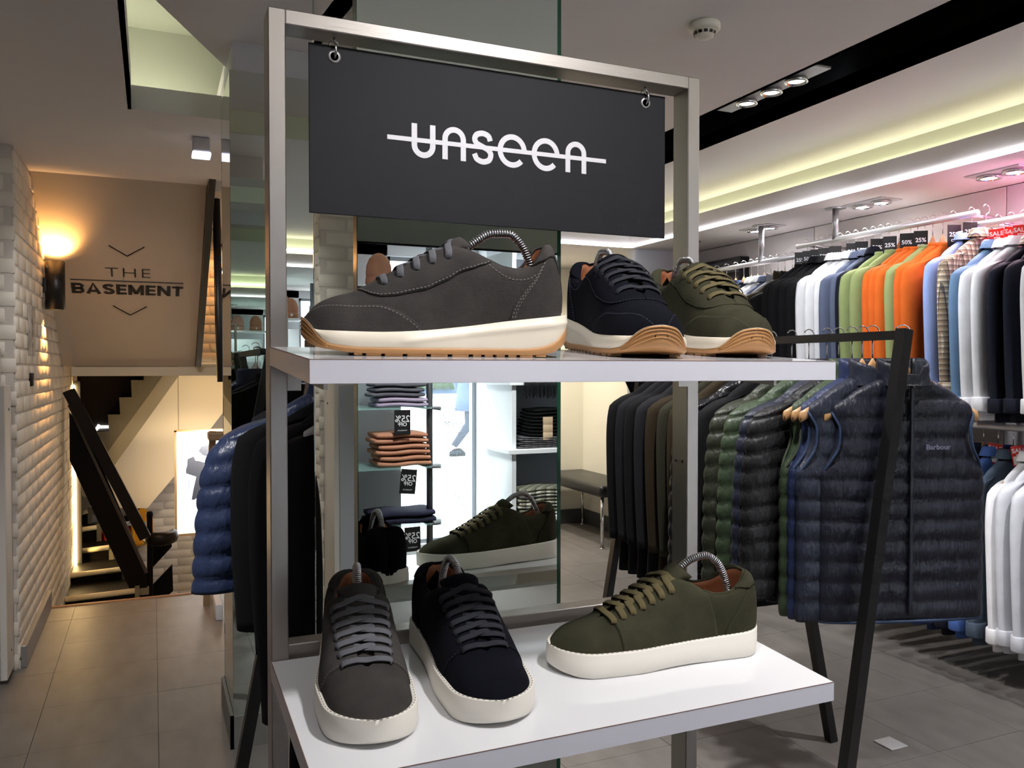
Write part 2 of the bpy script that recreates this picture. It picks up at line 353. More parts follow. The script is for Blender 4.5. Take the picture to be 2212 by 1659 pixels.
# smoke detector
sd = thing('smoke_detector', 'round white smoke detector on the main ceiling', 'smoke detector', (1.70, 2.30, ZC))
WPL = mat('white_plastic', (228, 222, 210), 0.45)
mk('base', *lathe([(0.0, 0), (0.050, 0), (0.052, -0.006), (0.052, -0.020), (0.046, -0.026), (0.0, -0.026)], 32, (1.70, 2.30, ZC)), WPL, sd)
mk('dome', *lathe([(0.036, -0.026), (0.036, -0.030), (0.030, -0.044), (0.020, -0.050), (0.0, -0.051)], 32, (1.70, 2.30, ZC)), WPL, sd)
sv = []
for k in range(12):
    a = 2 * PI * k / 12; c, s = math.cos(a), math.sin(a)
    P = [(1.70 + r * c - t * s, 2.30 + r * s + t * c, ZC + z) for r, t, z in ((0.0365, -0.006, -0.031), (0.0365, 0.006, -0.031), (0.0330, 0.006, -0.040), (0.0330, -0.006, -0.040))]
    Q = [(1.70 + (p[0] - 1.70) * 1.03, 2.30 + (p[1] - 2.30) * 1.03, p[2]) for p in P]
    sv.append((P + Q, [(0, 1, 2, 3), (4, 5, 6, 7), (0, 1, 5, 4), (1, 2, 6, 5), (2, 3, 7, 6), (3, 0, 4, 7)]))
mk('vents', *cat(*sv), BLACKP, sd, False)['kind'] = 'stuff'

# emergency lamp on the low ceiling
em = thing('emergency_light', 'small white box light on the low ceiling beside the column', 'emergency light', (0.20, 3.82, ZL))
mk('housing', *rbx(0.165, 0.235, 3.78, 3.86, ZL - 0.062, ZL, 0.006), mat('pale_plastic', (206, 204, 214), 0.5), em)
mk('diffuser', *rbx(0.162, 0.238, 3.776, 3.864, ZL - 0.078, ZL - 0.062, 0.004), mat('diffuser', (240, 240, 245), 0.3, emit=(235, 240, 255), estr=0.8), em)

# ------------------------------------------------------------------ walls
wr = struct(mk('wall_right', *bx(3.76, 3.88, -3.6, 5.2, 0, ZS), PLASTER, None, False))
k = 0
for y0 in np.arange(-1.05, 5.1, 1.25):
    y1 = min(y0 + 1.245, 5.19); mk('panel', *rbx(3.742, 3.76, y0, y1, 0.1, ZS - 0.004, 0.002), mat('wall_panel_a', (214, 210, 208), 0.7) if k % 2 else mat('wall_panel_b', (196, 192, 194), 0.7), wr, False); k += 1
struct(mk('wall_back', *bx(0.95, 3.5, 6.40, 6.5, 0, ZS), mat('cream_wall', (236, 231, 214), 0.8), None, False), 'cream far wall of the fitting room')
struct(mk('wall_fitting_room', *bx(3.46, 3.56, 5.3, 6.4, 0, ZS), mat('cream_wall', (236, 231, 214), 0.8), None, False), 'cream side wall behind the black bench')
struct(mk('trim_3', *rbx(3.235, 3.76, 5.2, 5.3, 0, ZS, 0.003), mat('white_return', (226, 230, 236), 0.7), None, False), 'white wall end beside the fitting room')
struct(mk('baseboard_back', *cat(bx(0.95, 3.46, 6.385, 6.40, 0, 0.12), bx(3.445, 3.46, 5.3, 6.39, 0, 0.12)), mat('dark_skirting', (78, 80, 80), 0.5), None, False))
struct(mk('wall_left', *bx(-1.8, -1.7, -3.6, 4.3, 0, 2.5), PLASTER, None, False))
struct(mk('wall_column_side', *bx(0.95, 1.02, 5.28, 8.06, -2.2, 2.5), PLASTER, None, False), 'wall between the stairs and the fitting room')
spot('fitting_spot', (2.6, 5.8, 2.19), (2.9, 6.3, 0.8), 46, (255, 246, 230), 1.9)
spot('fitting_spot', (1.9, 5.6, 2.19), (2.0, 6.3, 0.9), 42, (255, 246, 230), 1.9)

# dark vent box high on the right wall
vb = thing('wall_vent', 'black louvred vent box high on the wall past the racks', 'vent', (3.70, 4.85, 1.95))
mk('case', *rbx(3.66, 3.742, 4.55, 5.17, 1.93, 2.11, 0.004), BLACKP, vb, False)
for k in range(3): mk('slat', *bx(3.645, 3.662, 4.56, 5.16, 1.95 + k * 0.055, 1.975 + k * 0.055), mat('grey_slat', (74, 74, 78), 0.5), vb, False)

# ------------------------------------------------------------------ painted brick walls
rb = random.Random(5)
bw, bh, CH = 0.215, 0.0645, 0.0735
def brick_mesh(w, axis):
    d = 0.018; b = 0.004
    V, F = rbx(-w / 2, w / 2, -d / 2, d / 2, -bh / 2, bh / 2, b, 1)
    if axis == 'x': V = [(y, x, z) for x, y, z in V]
    o = mk('brick', V, F, BRICKM, None, True); me = o.data; bpy.data.objects.remove(o); return me
BM = {}
def lay(parent, axis, fixed, a0, a1, z0, z1, limit=None, prio=None):
    """running bond; axis 'y' -> wall plane x=fixed (bricks run along y); axis 'x' -> plane y=fixed"""
    items = []; r = 0; z = z0
    while z + CH <= z1 + 1e-6:
        a = a0 - (0.1125 if r % 2 else 0)
        while a < a1 - 0.02:
            s = max(a, a0); e = min(a + bw, a1)
            if e - s > 0.04: items.append(((s + e) / 2, e - s, z + CH / 2))
            a += 0.225
        z += CH; r += 1
    if prio: items.sort(key=prio)
    first = items if limit is None else items[:limit]; rest = [] if limit is None else items[limit:]
    for c, w, zz in first:
        key = (round(w, 2), axis)
        if key not in BM: BM[key] = brick_mesh(w, 'x' if axis == 'y' else 'y')
        o = bpy.data.objects.new('brick', BM[key]); COL.objects.link(o)
        jit = rb.uniform(-0.0012, 0.0018)
        o.location = (fixed + jit, c, zz) if axis == 'y' else (c, fixed + jit, zz); o.parent = parent
    if rest:
        parts = []
        for c, w, zz in rest:
            j = rb.uniform(-0.0025, 0.003)
            parts.append(bx(fixed - 0.009 + j, fixed + 0.009 + j, c - w / 2, c + w / 2, zz - bh / 2, zz + bh / 2) if axis == 'y' else bx(c - w / 2, c + w / 2, fixed - 0.009 + j, fixed + 0.009 + j, zz - bh / 2, zz + bh / 2))
        o = mk('distant_bricks', *cat(*parts), BRICKM, parent, False); o['kind'] = 'stuff'
wl = struct(mk('wall_brick_stairs', *bx(-0.75, -0.5575, 4.262, 7.5, -2.2, ZL + 0.05), MORTAR, None, False), 'white painted brick wall running down the stairs')
lay(wl, 'y', -0.562, 4.26, 7.45, -0.62, ZL, 300, lambda it: (it[2] < -0.1) * 10 + it[0])
wg = struct(mk('wall_brick_front', *bx(-1.75, -0.565, 4.2515, 4.5, 0, ZL), MORTAR, None, False), 'painted brick wall end at the far left')
lay(wg, 'x', 4.256, -1.15, -0.556, 0.0, ZL)
ws = struct(mk('wall_stair_back', *bx(-1.6, 1.0, 7.911, 8.05, -2.2, 2.6), MORTAR, None, False), 'white brick wall at the back of the stairwell')
lay(ws, 'x', 7.916, -0.25, 0.95, -1.15, 0.55)
wo = struct(mk('wall_stair_side', *bx(0.30, 0.96, 6.985, 7.1, 1.38, 2.45), MORTAR, None, False), 'warm lit brick wall above the stairs behind the column')
lay(wo, 'x', 6.99, 0.31, 0.86, 1.40, 2.42)
struct(mk('baseboard_stairs', *rbx(-0.553, -0.53, 4.27, 5.29, 0, 0.10, 0.004), mat('steel_skirting', (150, 150, 150), 0.4, 0.5), None, False))
# wall sign plate and junction box on the brick wall
ac = mk('acrylic_notice', *bx(-0.55, -0.546, 4.60, 4.83, 1.41, 1.66), mat('clear_acrylic', (232, 226, 214), 0.08, alpha=0.35)); tag(ac, 'clear acrylic notice plate fixed to the painted brick wall', 'notice')
acp = []
for (a, b_, z0, z1) in ((4.74, 4.81, 1.57, 1.60), (4.74, 4.80, 1.51, 1.54), (4.74, 4.79, 1.455, 1.475), (4.64, 4.69, 1.46, 1.54)): acp.append(bx(-0.5457, -0.5452, a, b_, z0, z1))
pr_ = mk('print', *cat(*acp), mat('faint_print', (176, 166, 150), 0.8), ac, False); pr_['kind'] = 'stuff'
jb = mk('black_socket', *rbx(-0.556, -0.54, 4.67, 4.72, 1.26, 1.325, 0.003), BLACKP); tag(jb, 'small black switch plate on the painted brick wall', 'switch')

# white cabinet and display box at the far left
cb = thing('white_cabinet', 'tall white cabinet standing against the brick wall end', 'cabinet', (-0.85, 4.15, 0))
WC = mat('white_cabinet_paint', (214, 208, 200), 0.5)
mk('body', *rbx(-1.15, -0.575, 4.06, 4.24, 0.02, 1.275, 0.004), WC, cb, False)
mk('door', *rbx(-1.14, -0.60, 4.045, 4.06, 0.03, 1.265, 0.003), mat('cabinet_front', (176, 178, 184), 0.5), cb, False)
for zz in (0.12, 1.17): mk('screw', *lathe([(0.0, 0), (0.006, 0), (0.006, 0.002), (0, 0.002)], 10, (-0.575, 4.17, zz), 'x'), mat('screw', (90, 84, 76), 0.4, 0.8), cb)
db = thing('wall_display', 'grey framed box on the brick above the white cabinet', 'display', (-0.64, 4.2, 1.28))
mk('case', *rbx(-0.95, -0.612, 4.17, 4.245, 1.285, 1.44, 0.005), mat('display_case', (186, 180, 170), 0.5), db, False)
mk('screen', *bx(-0.94, -0.624, 4.166, 4.17, 1.30, 1.425), mat('dark_screen', (70, 70, 74), 0.2), db, False)

# ------------------------------------------------------------------ inclined wall with the basement sign
SLP = 1.51 / 0.975
def pan(x, z, off=0.0): return (x, 4.77 + (2.335 - z) * SLP - off * 0.5425, z - off * 0.84)
PAINT = mat('sign_wall_paint', (206, 192, 174), 0.75)
q = [pan(-0.555, 2.335), pan(0.275, 2.335), pan(0.275, 1.36), pan(-0.555, 1.36)]
V = q + [(x, y + 0.05, z + 0.08) for x, y, z in q]
bp = struct(mk('wall_basement_sign', V, [(0, 1, 2, 3), (7, 6, 5, 4), (0, 4, 5, 1), (1, 5, 6, 2), (2, 6, 7, 3), (3, 7, 4, 0)], PAINT, None, False), 'sloping wall above the stairs lettered for the basement')
BLK = mat('black_lettering', (34, 30, 26), 0.6)
up = (0, -0.84, 0.5425)
text('lettering', 'THE', 0.125, frame(pan(-0.128, 1.913, 0.003), (1, 0, 0), up), BLK, bp, 0.0005, 1.02, -0.0022, 1.15)
def word_strokes(word, widths, x, s0, h, t, gap):
    """heavy wide capitals as flat strokes on the sloping wall; s runs up the slope"""
    for ch, w_ in zip(word, widths):
        a = t / 2; X0, X1, B, T_, Md = x + a, x + w_ - a, s0 + a, s0 + h - a, s0 + h / 2
        if ch == 'B': S_ = [[(X0, B - a), (X0, T_ + a)], [(X0, T_), (X1 - a, T_), (X1, T_ - a * 0.9), (X1 - a * 0.3, Md + a * 0.3), (X0, Md)], [(X0, Md), (X1 - a, Md), (X1, Md - a), (X1, B + a * 0.9), (X1 - a, B), (X0, B)]]
        elif ch == 'A': S_ = [[(X0, B - a), ((X0 + X1) / 2, T_ + a), (X1, B - a)], [(X0 + w_ * 0.18, B + h * 0.16), (X1 - w_ * 0.18, B + h * 0.16)]]
        elif ch == 'S': S_ = [[tuple(p) for p in spline([(X1, T_ - h * 0.13), (X1 - w_ * 0.2, T_), (X0 + w_ * 0.2, T_), (X0, T_ - h * 0.16), (X0 + w_ * 0.25, Md + h * 0.03), (X1 - w_ * 0.2, Md - h * 0.03), (X1, B + h * 0.15), (X1 - w_ * 0.2, B), (X0 + w_ * 0.2, B), (X0, B + h * 0.13)], 40)]]
        elif ch == 'E': S_ = [[(X0, B - a), (X0, T_ + a)], [(X0, T_), (X1 + a, T_)], [(X0, Md), (X1 + a * 0.7, Md)], [(X0, B), (X1 + a, B)]]
        elif ch == 'M': S_ = [[(X0, B - a), (X0, T_ + a)], [(X0, T_ + a * 0.6), ((X0 + X1) / 2, B)], [((X0 + X1) / 2, B), (X1, T_ + a * 0.6)], [(X1, T_ + a), (X1, B - a)]]
        elif ch == 'N': S_ = [[(X0, B - a), (X0, T_ + a)], [(X0, T_ + a * 0.4), (X1, B - a * 0.4)], [(X1, B - a), (X1, T_ + a)]]
        else: S_ = [[(x, T_), (x + w_, T_)], [((X0 + X1) / 2, T_ + a), ((X0 + X1) / 2, B - a)]]
        vf = cat(*[stroke2d(p, t * (0.84 if len(p) == 2 and abs(p[0][1] - p[1][1]) < 1e-6 else 1.0), 0.0008) for p in S_])
        V = [pan(px_, 1.8005 + s_ * 0.5425, 0.003 + 0.0) if y_ < -0.0004 else pan(px_, 1.8005 + s_ * 0.5425, 0.002) for px_, y_, s_ in vf[0]]
        mk('letter', V, vf[1], BLK, bp, False); x += w_ + gap
word_strokes('BASEMENT', (0.068, 0.082, 0.066, 0.058, 0.088, 0.058, 0.076, 0.064), -0.438, 0.0, 0.098, 0.021, 0.008)
def panstroke(pts, w):
    n = len(pts); V = []; F = []
    for (x, z) in pts:
        p = pan(x, z, 0.003); V += [(p[0], p[1] - up[1] * -w / 2 * 1, p[2] - up[2] * w / 2), (p[0], p[1] + up[1] * w / 2, p[2] + up[2] * w / 2)]
    F = [(2 * i, 2 * i + 2, 2 * i + 3, 2 * i + 1) for i in range(n - 1)]
    V2 = [(x, y + 0.0008, z + 0.0012) for x, y, z in V]; m = len(V)
    return V + V2, F + [tuple(j + m for j in f) for f in F]
mk('rule', *panstroke([(-0.438, 1.871), (0.178, 1.871)], 0.010), BLK, bp, False)
mk('chevron', *panstroke([(-0.222, 2.045), (-0.130, 1.998), (-0.037, 2.046)], 0.012), BLK, bp, False)
mk('chevron', *panstroke([(-0.222, 1.737), (-0.126, 1.686), (-0.030, 1.737)], 0.012), BLK, bp, False)
struct(mk('trim_4', *rbx(-0.50, 0.95, 6.27, 6.40, 1.295, 1.358, 0.004), mat('cream_beam', (226, 214, 188), 0.7), None, False), 'cream beam under the sloping sign wall')
# dark edge board of the sloping wall
eb = [pan(0.276, 2.335), pan(0.276, 1.36)]
mk_e = mk('trim_5', *cat(prism([(4.60, 2.335), (4.70, 2.42), (6.34, 1.36), (6.16, 1.36)], 0.278, 0.312, 'x')), mat('olive_edge', (74, 70, 58), 0.6), None, False); struct(mk_e, 'dark edge board at the right of the sloping sign wall')
# black pull-handle style rail beside the column
hr = thing('wall_handrail', 'black vertical tube rail beside the mirrored column', 'handrail', (0.33, 5.0, 1.25))
mk('rail', *tube([(0.343, 5.05, 2.32), (0.352, 5.05, 1.6), (0.362, 5.05, 1.27)], 0.021, 12), BLACKM, hr)
for zz in (2.06, 1.92, 1.70, 1.52, 1.33):
    mk('bracket', *tube([(0.35, 5.05, zz), (0.40, 5.12, zz)], 0.010, 8), BLACKM, hr)

# wall sconce
sc_ = thing('wall_sconce', 'black cylinder up-down wall lamp on the painted brick', 'wall lamp', (-0.52, 5.26, 1.80))
mk('cylinder', *lathe([(0.044, -0.135), (0.050, -0.135), (0.050, 0.135), (0.044, 0.135), (0.042, 0.10), (0.0, 0.10), (0.0, -0.10), (0.042, -0.10)], 28, (-0.495, 5.26, 1.81)), BLACKM, sc_)
mk('bracket', *rbx(-0.552, -0.53, 5.23, 5.29, 1.77, 1.85, 0.004), BLACKM, sc_, False)
mk('bulb', *lathe([(0.0, 0.102), (0.036, 0.102), (0.036, 0.11), (0.0, 0.112)], 16, (-0.495, 5.26, 1.81)), LEDW, sc_)
mk('bulb', *lathe([(0.0, -0.112), (0.036, -0.11), (0.036, -0.102), (0.0, -0.102)], 16, (-0.495, 5.26, 1.81)), LEDW, sc_)
WARM = (255, 186, 108)
spot('sconce_up', (-0.495, 5.26, 1.95), (-0.50, 5.20, 2.6), 12, WARM, 2.0, 0.5, 0.03)
spot('sconce_down', (-0.495, 5.26, 1.67), (-0.52, 5.26, 0), 20, WARM, 1.7, 0.5, 0.03)
sl = thing('stair_light_strip', 'glowing vertical warm light strip on the brick stair wall', 'light strip', (-0.54, 7.0, -0.9))
mk('diffuser', *rbx(-0.553, -0.535, 6.98, 7.03, -1.0, 1.22, 0.004), mat('led_stair', (255, 240, 210), 0.4, emit=(255, 214, 146), estr=24.0), sl)
mk('channel', *rbx(-0.556, -0.50, 7.03, 7.05, -1.0, 1.25, 0.003), BLACKM, sl, False)

# ------------------------------------------------------------------ mirrored columns
def mirror_column(name, label, x0, x1, y0, y1, zt, t, capz, lean=0.0):
    r = sroot(name, ((x0 + x1) / 2, (y0 + y1) / 2, 0)); r['label'] = label
    mk('core', *bx(x0 + 0.012, x1 - 0.012, y0 + 0.012, y1 - 0.012, 0, capz), mat('column_paint', (196, 194, 196), 0.85), r, False)
    g = 0.0007
    f = mk('mirror_panel', *bx(x0, x1, y0 + 0.0005, y0 + 0.0035, 0.0, zt), MIRROR, r, False)
    mk('glass_edge', *bx(x0 - t * 0.02 - 0.0006, x0, y0, y0 + t, 0.0, zt), GEDGE, r, False); mk('glass_edge', *bx(x1, x1 + 0.006, y0, y0 + t, 0.0, zt), GEDGE, r, False)
    mk('mirror_panel', *prism([(x0 + 0.001, y0 + t), (x0 + 0.004, y0 + t), (x0 + 0.004 - lean, y1), (x0 + 0.001 - lean, y1)], 0.0, zt, 'z'), MIRROR, r, False)
    mk('mirror_panel', *bx(x1 - 0.005, x1 - 0.002, y0 + t, y1, 0.0, zt), MIRROR, r, False)
    mk('mirror_panel', *bx(x0 - lean, x1, y1 - 0.003, y1, 0.0, zt), MIRROR, r, False)
    return r
mirror_column('mirror_column', 'narrow mirror clad column right behind the shoe stand', 0.264, 0.576, 1.15, 1.428, 2.38, 0.022, ZC, 0.0122)
mc2 = mirror_column('mirror_column', 'mirror clad column farther back beside the stairs', 0.255, 0.95, 3.07, 3.47, 2.395, 0.004, ZC + 0.02)
mk('skirting', *cat(bx(0.243, 0.962, 3.056, 3.07, 0, 0.115), bx(0.243, 0.255, 3.056, 3.48, 0, 0.115)), SKIRT, mc2, False)
# ------------------------------------------------------------------ the shoe stand
YP = 1.02; XL, XR, TW, TD, ZT = 0.1282, 0.7461, 0.0204, 0.0388, CAM_H + 0.4281
stand = thing('display_stand', 'brushed steel display stand with two white shelves holding sneakers', 'display stand', (0.437, 1.04, 0))
def post(x0):
    o = mk('post', *rbx(x0, x0 + TW, YP, YP + TD, 0.012, ZT, 0.0012, 1), STEEL, stand, False)
    hv = []
    for zz in np.arange(0.25, 1.35, 0.16):
        if abs(zz - 1.0) < 0.06: continue
        for yy in (0.3, 0.72): hv.append(lathe([(0, -0.0004), (0.0022, -0.0004), (0.0022, 0.0004), (0, 0.0004)], 10, (x0 if x0 > 0.4 else x0 + TW, YP + TD * yy, zz), 'x'))
    mk('bracket_holes', *cat(*hv), BLACKP, o, False)['kind'] = 'stuff'
post(XL); post(XR - TW)
mk('top_bar', *rbx(XL + TW - 0.0003, XR - TW + 0.0003, YP, YP + TD, ZT - 0.018, ZT, 0.0012, 1), STEELH, stand, False)
mk('cross_bar', *rbx(XL + TW, XR - TW, YP + 0.01, YP + TD, 0.992, 1.012, 0.0012, 1), STEELH, stand, False)
mk('cross_bar', *rbx(XL + TW, XR - TW, YP + 0.01, YP + TD, 0.12, 0.14, 0.0012, 1), STEELH, stand, False)
for x0 in (XL, XR - TW): mk('foot', *rbx(x0 - 0.004, x0 + TW + 0.004, YP - 0.16, YP + 0.20, 0.0, 0.014, 0.003, 1), STEELH, stand, False)
SH = ((1.3753, 0.0640, 0.1282, 0.7440, 0.272), (0.9975, 0.0541, 0.1278, 0.7300, 0.287))
def shz(k, y): return SH[k][0] - (YP - y) * math.tan(SH[k][1])
for kk, (z0, t, x0, x1, dd) in enumerate(SH):
    th = 0.0223; c, s = math.cos(t), math.sin(t)
    def P(u, v, w): return (u, YP - v * c - w * s * 0, z0 - v * s - w)
    def blk(u0, u1, v0, v1, w0, w1):
        V = [P(u, v, w) for w in (w1, w0) for u, v in ((u0, v0), (u1, v0), (u1, v1), (u0, v1))]
        return V, [(0, 1, 2, 3), (7, 6, 5, 4), (0, 4, 5, 1), (1, 5, 6, 2), (2, 6, 7, 3), (3, 7, 4, 0)]
    sh = mk('shelf', *blk(x0 + 0.0007, x1 - 0.0007, 0.001, dd - 0.0007, 0.0, th), WHITEL, stand, False)
    EG = mat('white_edging', (212, 211, 220), 0.22)
    mk('edge_band', *blk(x0, x1, dd - 0.0007, dd, 0.0006, th - 0.0003), EG, sh, False)
    mk('edge_band', *blk(x0, x0 + 0.0007, 0.0, dd - 0.0007, 0.0006, th - 0.0003), EG, sh, False)
    mk('edge_band', *blk(x1 - 0.0007, x1, 0.0, dd - 0.0007, 0.0006, th - 0.0003), EG, sh, False)
    mk('joint_line', *cat(blk(x0, x1, dd - 0.0007, dd + 0.0001, -0.0001, 0.0006), blk(x0 - 0.0001, x0 + 0.0007, 0.0, dd - 0.0007, -0.0001, 0.0006), blk(x0 - 0.0001, x0 + 0.0002, dd - 0.0009, dd + 0.0002, 0, th)), EDGELINE, sh, False)
    for xx in (x0 + 0.026, x1 - 0.03):
        mk('bracket', *cat(blk(xx, xx + 0.004, 0.0, 0.20, th, th + 0.012), blk(xx - 0.006, xx + 0.010, 0.0, 0.004, th, th + 0.03)), STEEL, sh, False)

# ------------------------------------------------------------------ hanging sign
sg = thing('hanging_sign', 'dark grey hanging sign with white struck-through lettering', 'sign', (0.4379, 1.039, 1.5415))
DARK = mat('anthracite_panel', (22, 23, 27), 0.6, bump=0.04, bscale=700, spec=0.25)
sx0, sx1, sz0, sz1 = 0.1787, 0.6970, 1.5415, 1.7498
mk('panel', *rbx(sx0, sx1, 1.0375, 1.0405, sz0, sz1, 0.0005, 1), DARK, sg, False)
mk('back_face', *bx(sx0 + 0.001, sx1 - 0.001, 1.0405, 1.0411, sz0 + 0.003, sz1 - 0.001), mat('bare_panel_back', (158, 162, 152), 0.6), sg, False)
SW = mat('silver_vinyl', (218, 216, 222), 0.3, 0.35)
w = 0.0074
def arc(cx, cz, rx, rz, a0, a1, n=20): return [(cx + rx * math.cos(math.radians(a0 + (a1 - a0) * i / n)), cz + rz * math.sin(math.radians(a0 + (a1 - a0) * i / n))) for i in range(n + 1)]
def put(path): V, F = stroke2d(path, w, 0.0003); return [(x, y + 1.0375, z) for x, y, z in V], F
mk('letter', *put([(0.3128, 1.6663)] + arc(0.32525, 1.6388, 0.01245, 0.01245, 180, 360) + [(0.3377, 1.6663)]), SW, sg, False)
mk('letter', *put([(0.3546, 1.6241)] + arc(0.36735, 1.6511, 0.01275, 0.01275, 180, 0) + [(0.3801, 1.6241)]), SW, sg, False)
sp_ = spline([(0.4186, 1.6545), (0.4160, 1.6608), (0.4075, 1.6638), (0.3990, 1.6612), (0.3962, 1.6550), (0.3990, 1.6500), (0.4070, 1.6462), (0.4155, 1.6424), (0.4194, 1.6365), (0.4170, 1.6292), (0.4082, 1.6260), (0.3995, 1.6288), (0.3958, 1.6358)], 60)
mk('letter', *put([tuple(p) for p in sp_]), SW, sg, False)
mk('letter', *put(arc(0.45085, 1.6448, 0.0179, 0.0189, 3, 318, 40)), SW, sg, False)
mk('letter', *put(arc(0.50125, 1.6450, 0.0177, 0.0189, 3, 318, 40)), SW, sg, False)
mk('letter', *put([(0.5357, 1.6242)] + arc(0.5484, 1.6516, 0.0127, 0.0127, 180, 0) + [(0.5611, 1.6242)]), SW, sg, False)
mk('strike_bar', *bx(0.2769, 0.5968, 1.0371, 1.0375, 1.6422, 1.6480), SW, sg, False)
for xx in (0.2102, 0.6630):
    mk('eyelet', *lathe([(0.0052, -0.0006), (0.0080, -0.0006), (0.0080, 0.0036), (0.0052, 0.0036), (0.0052, -0.0006)], 20, (xx, 1.0375, 1.7365), 'y'), mat('eyelet_grey', (150, 150, 148), 0.4, 0.6), sg)
    mk('hole', *lathe([(0, -0.0003), (0.0052, -0.0003), (0.0052, 0.0), (0, 0.0)], 16, (xx, 1.0374, 1.7365), 'y'), mat('hole_light', (150, 152, 148), 0.5), sg)
    ln = [(xx + 0.0004, 1.039 + 0.0085 * math.cos(a), 1.7432 + 0.0085 * math.sin(a)) for a in np.linspace(0, 2 * PI, 24)]
    mk('ring', *tube(ln, 0.0016, 8, False), SPRING, sg)
    hk = [(xx, 1.039, ZT - 0.018), (xx, 1.039, ZT - 0.022)] + [(xx + 0.006 * math.sin(a), 1.039, ZT - 0.0285 + 0.0065 * math.cos(a)) for a in np.linspace(0, 5.6, 18)]
    mk('hook', *tube(hk, 0.0014, 8), SPRING, sg)

# ------------------------------------------------------------------ sneakers
class ShoeForm: pass
def runner_form():
    f = ShoeForm(); f.L = 290.0; f.kind = 'runner'
    base = Cv((0, 36), (25, 42), (60, 47), (100, 50), (140, 46), (185, 40.5), (225, 39), (260, 38), (290, 36))
    f.hw = lambda x: base(x) * np.sqrt(np.clip(1 - np.clip((42 - x) / 42, 0, 1) ** 2.3, 0, 1)) * np.sqrt(np.clip(1 - np.clip((x - 252) / 38, 0, 1) ** 2.5, 0, 1))
    f.Lu = 284.0; f.uw = lambda x: np.maximum(f.hw(x) - 3.5, 0) * np.sqrt(np.clip(1 - np.clip((x - 244) / 40, 0, 1) ** 2.5, 0, 1))
    f.z0 = Cv((0, 27), (10, 25), (20, 23.5), (75, 23), (110, 24.5), (165, 30), (215, 37), (255, 42), (290, 46))
    f.zt = Cv((0, 30), (2, 35), (6, 41), (12, 48), (20, 54), (34, 60), (55, 66), (75, 76), (100, 90), (126, 104), (146, 113), (157, 116), (175, 112), (195, 103), (212, 96), (228, 94), (243, 98), (252, 109), (260, 121), (265, 122), (271, 113), (276, 100), (280, 82), (283, 60), (284, 48), (290, 46))
    f.yt = Cv((0, 0), (68, 0), (78, 6), (100, 9), (130, 11), (157, 14), (180, 21), (205, 25), (230, 25), (247, 22), (258, 16), (264, 8), (268, 0), (290, 0))
    f.inset = 3.5; f.xv = 72; f.xt = 178; f.rows = np.linspace(84, 150, 5); f.qe = 0.66
    f.tongue = [(70, 70), (95, 84), (125, 101), (148, 115), (160, 125), (168, 131)]
    f.spring = [(135, 72), (158, 98), (184, 123), (204, 134), (222, 135), (238, 122), (248, 102), (254, 80), (257, 64)]
    return f
def low_form():
    f = ShoeForm(); f.L = 275.0; f.kind = 'low'
    base = Cv((0, 40), (25, 45), (60, 49), (95, 51), (135, 47), (175, 43), (215, 41), (245, 40), (275, 38))
    f.hw = lambda x: base(x) * np.sqrt(np.clip(1 - np.clip((48 - x) / 48, 0, 1) ** 2.3, 0, 1)) * np.sqrt(np.clip(1 - np.clip((x - 236) / 39, 0, 1) ** 2.6, 0, 1))
    f.z0 = Cv((0, 26), (60, 25), (140, 25), (200, 27), (275, 30))
    f.zt = Cv((0, 27), (5, 29), (9, 33), (16, 38.5), (28, 44.5), (45, 49), (68, 55), (100, 68), (130, 83), (150, 93), (160, 96), (172, 93), (190, 83), (210, 77), (228, 79), (242, 87), (252, 96), (258, 98), (263, 92), (267, 78), (270, 58), (273, 36), (275, 30))
    f.yt = Cv((0, 0), (64, 0), (72, 7), (100, 10), (130, 12), (155, 15), (175, 22), (200, 26), (222, 26), (240, 22), (251, 15), (257, 7), (261, 0), (275, 0))
    f.inset = 5.0; f.xv = 70; f.xt = 174; f.rows = np.linspace(73, 145, 7); f.qe = 0.70; f.Lu = 275.0; f.uw = lambda x: np.maximum(f.hw(x) - f.inset, 0)
    f.tongue = [(66, 51), (95, 64), (125, 80), (148, 96), (160, 107), (167, 113)]
    f.spring = [(130, 56), (152, 82), (174, 105), (190, 115), (206, 118), (222, 110), (234, 92), (241, 72), (244, 58)]
    return f
def shoe_surface(f):
    def S(x, q, side):
        x = np.asarray(x, float); q = np.clip(np.asarray(q, float), 0.0, 1.0)
        w = f.uw(x); yt = np.minimum(f.yt(x), w * 0.95); th = q * PI / 2
        # walls stand up at the back, dome over at the front
        k = np.clip((x - 90) / 110, 0, 1); a = 0.95 - 0.45 * k
        y = yt + (w - yt) * np.maximum(np.cos(th), 0) ** a + 2.5 * k * np.sin(PI * q) * (w > 6)
        z = f.z0(x) - 4 + (f.zt(x) - f.z0(x) + 4) * np.sin(th) ** (0.88)
        return np.stack([x + 0 * q, side * y, z + 0 * y], -1)
    return S
def surf_n(S, x, q, side, L):
    e = 0.6; x = np.clip(x, 1.5, L - 1.5); q2 = np.clip(q, 0.03, 0.965)
    a = S(x + e, q2, side) - S(x - e, q2, side); b = S(x, q2 + 0.01, side) - S(x, q2 - 0.01, side)
    n = np.cross(a, b) * side * -1.0
    n = n / (np.linalg.norm(n, axis=-1, keepdims=True) + 1e-9)
    return n
def grid(P, flip=False):
    n, m = P.shape[:2]; V = P.reshape(-1, 3); F = []
    for i in range(n - 1):
        for j in range(m - 1):
            q = (i * m + j, i * m + j + 1, (i + 1) * m + j + 1, (i + 1) * m + j); F.append(q[::-1] if flip else q)
    return list(V), F
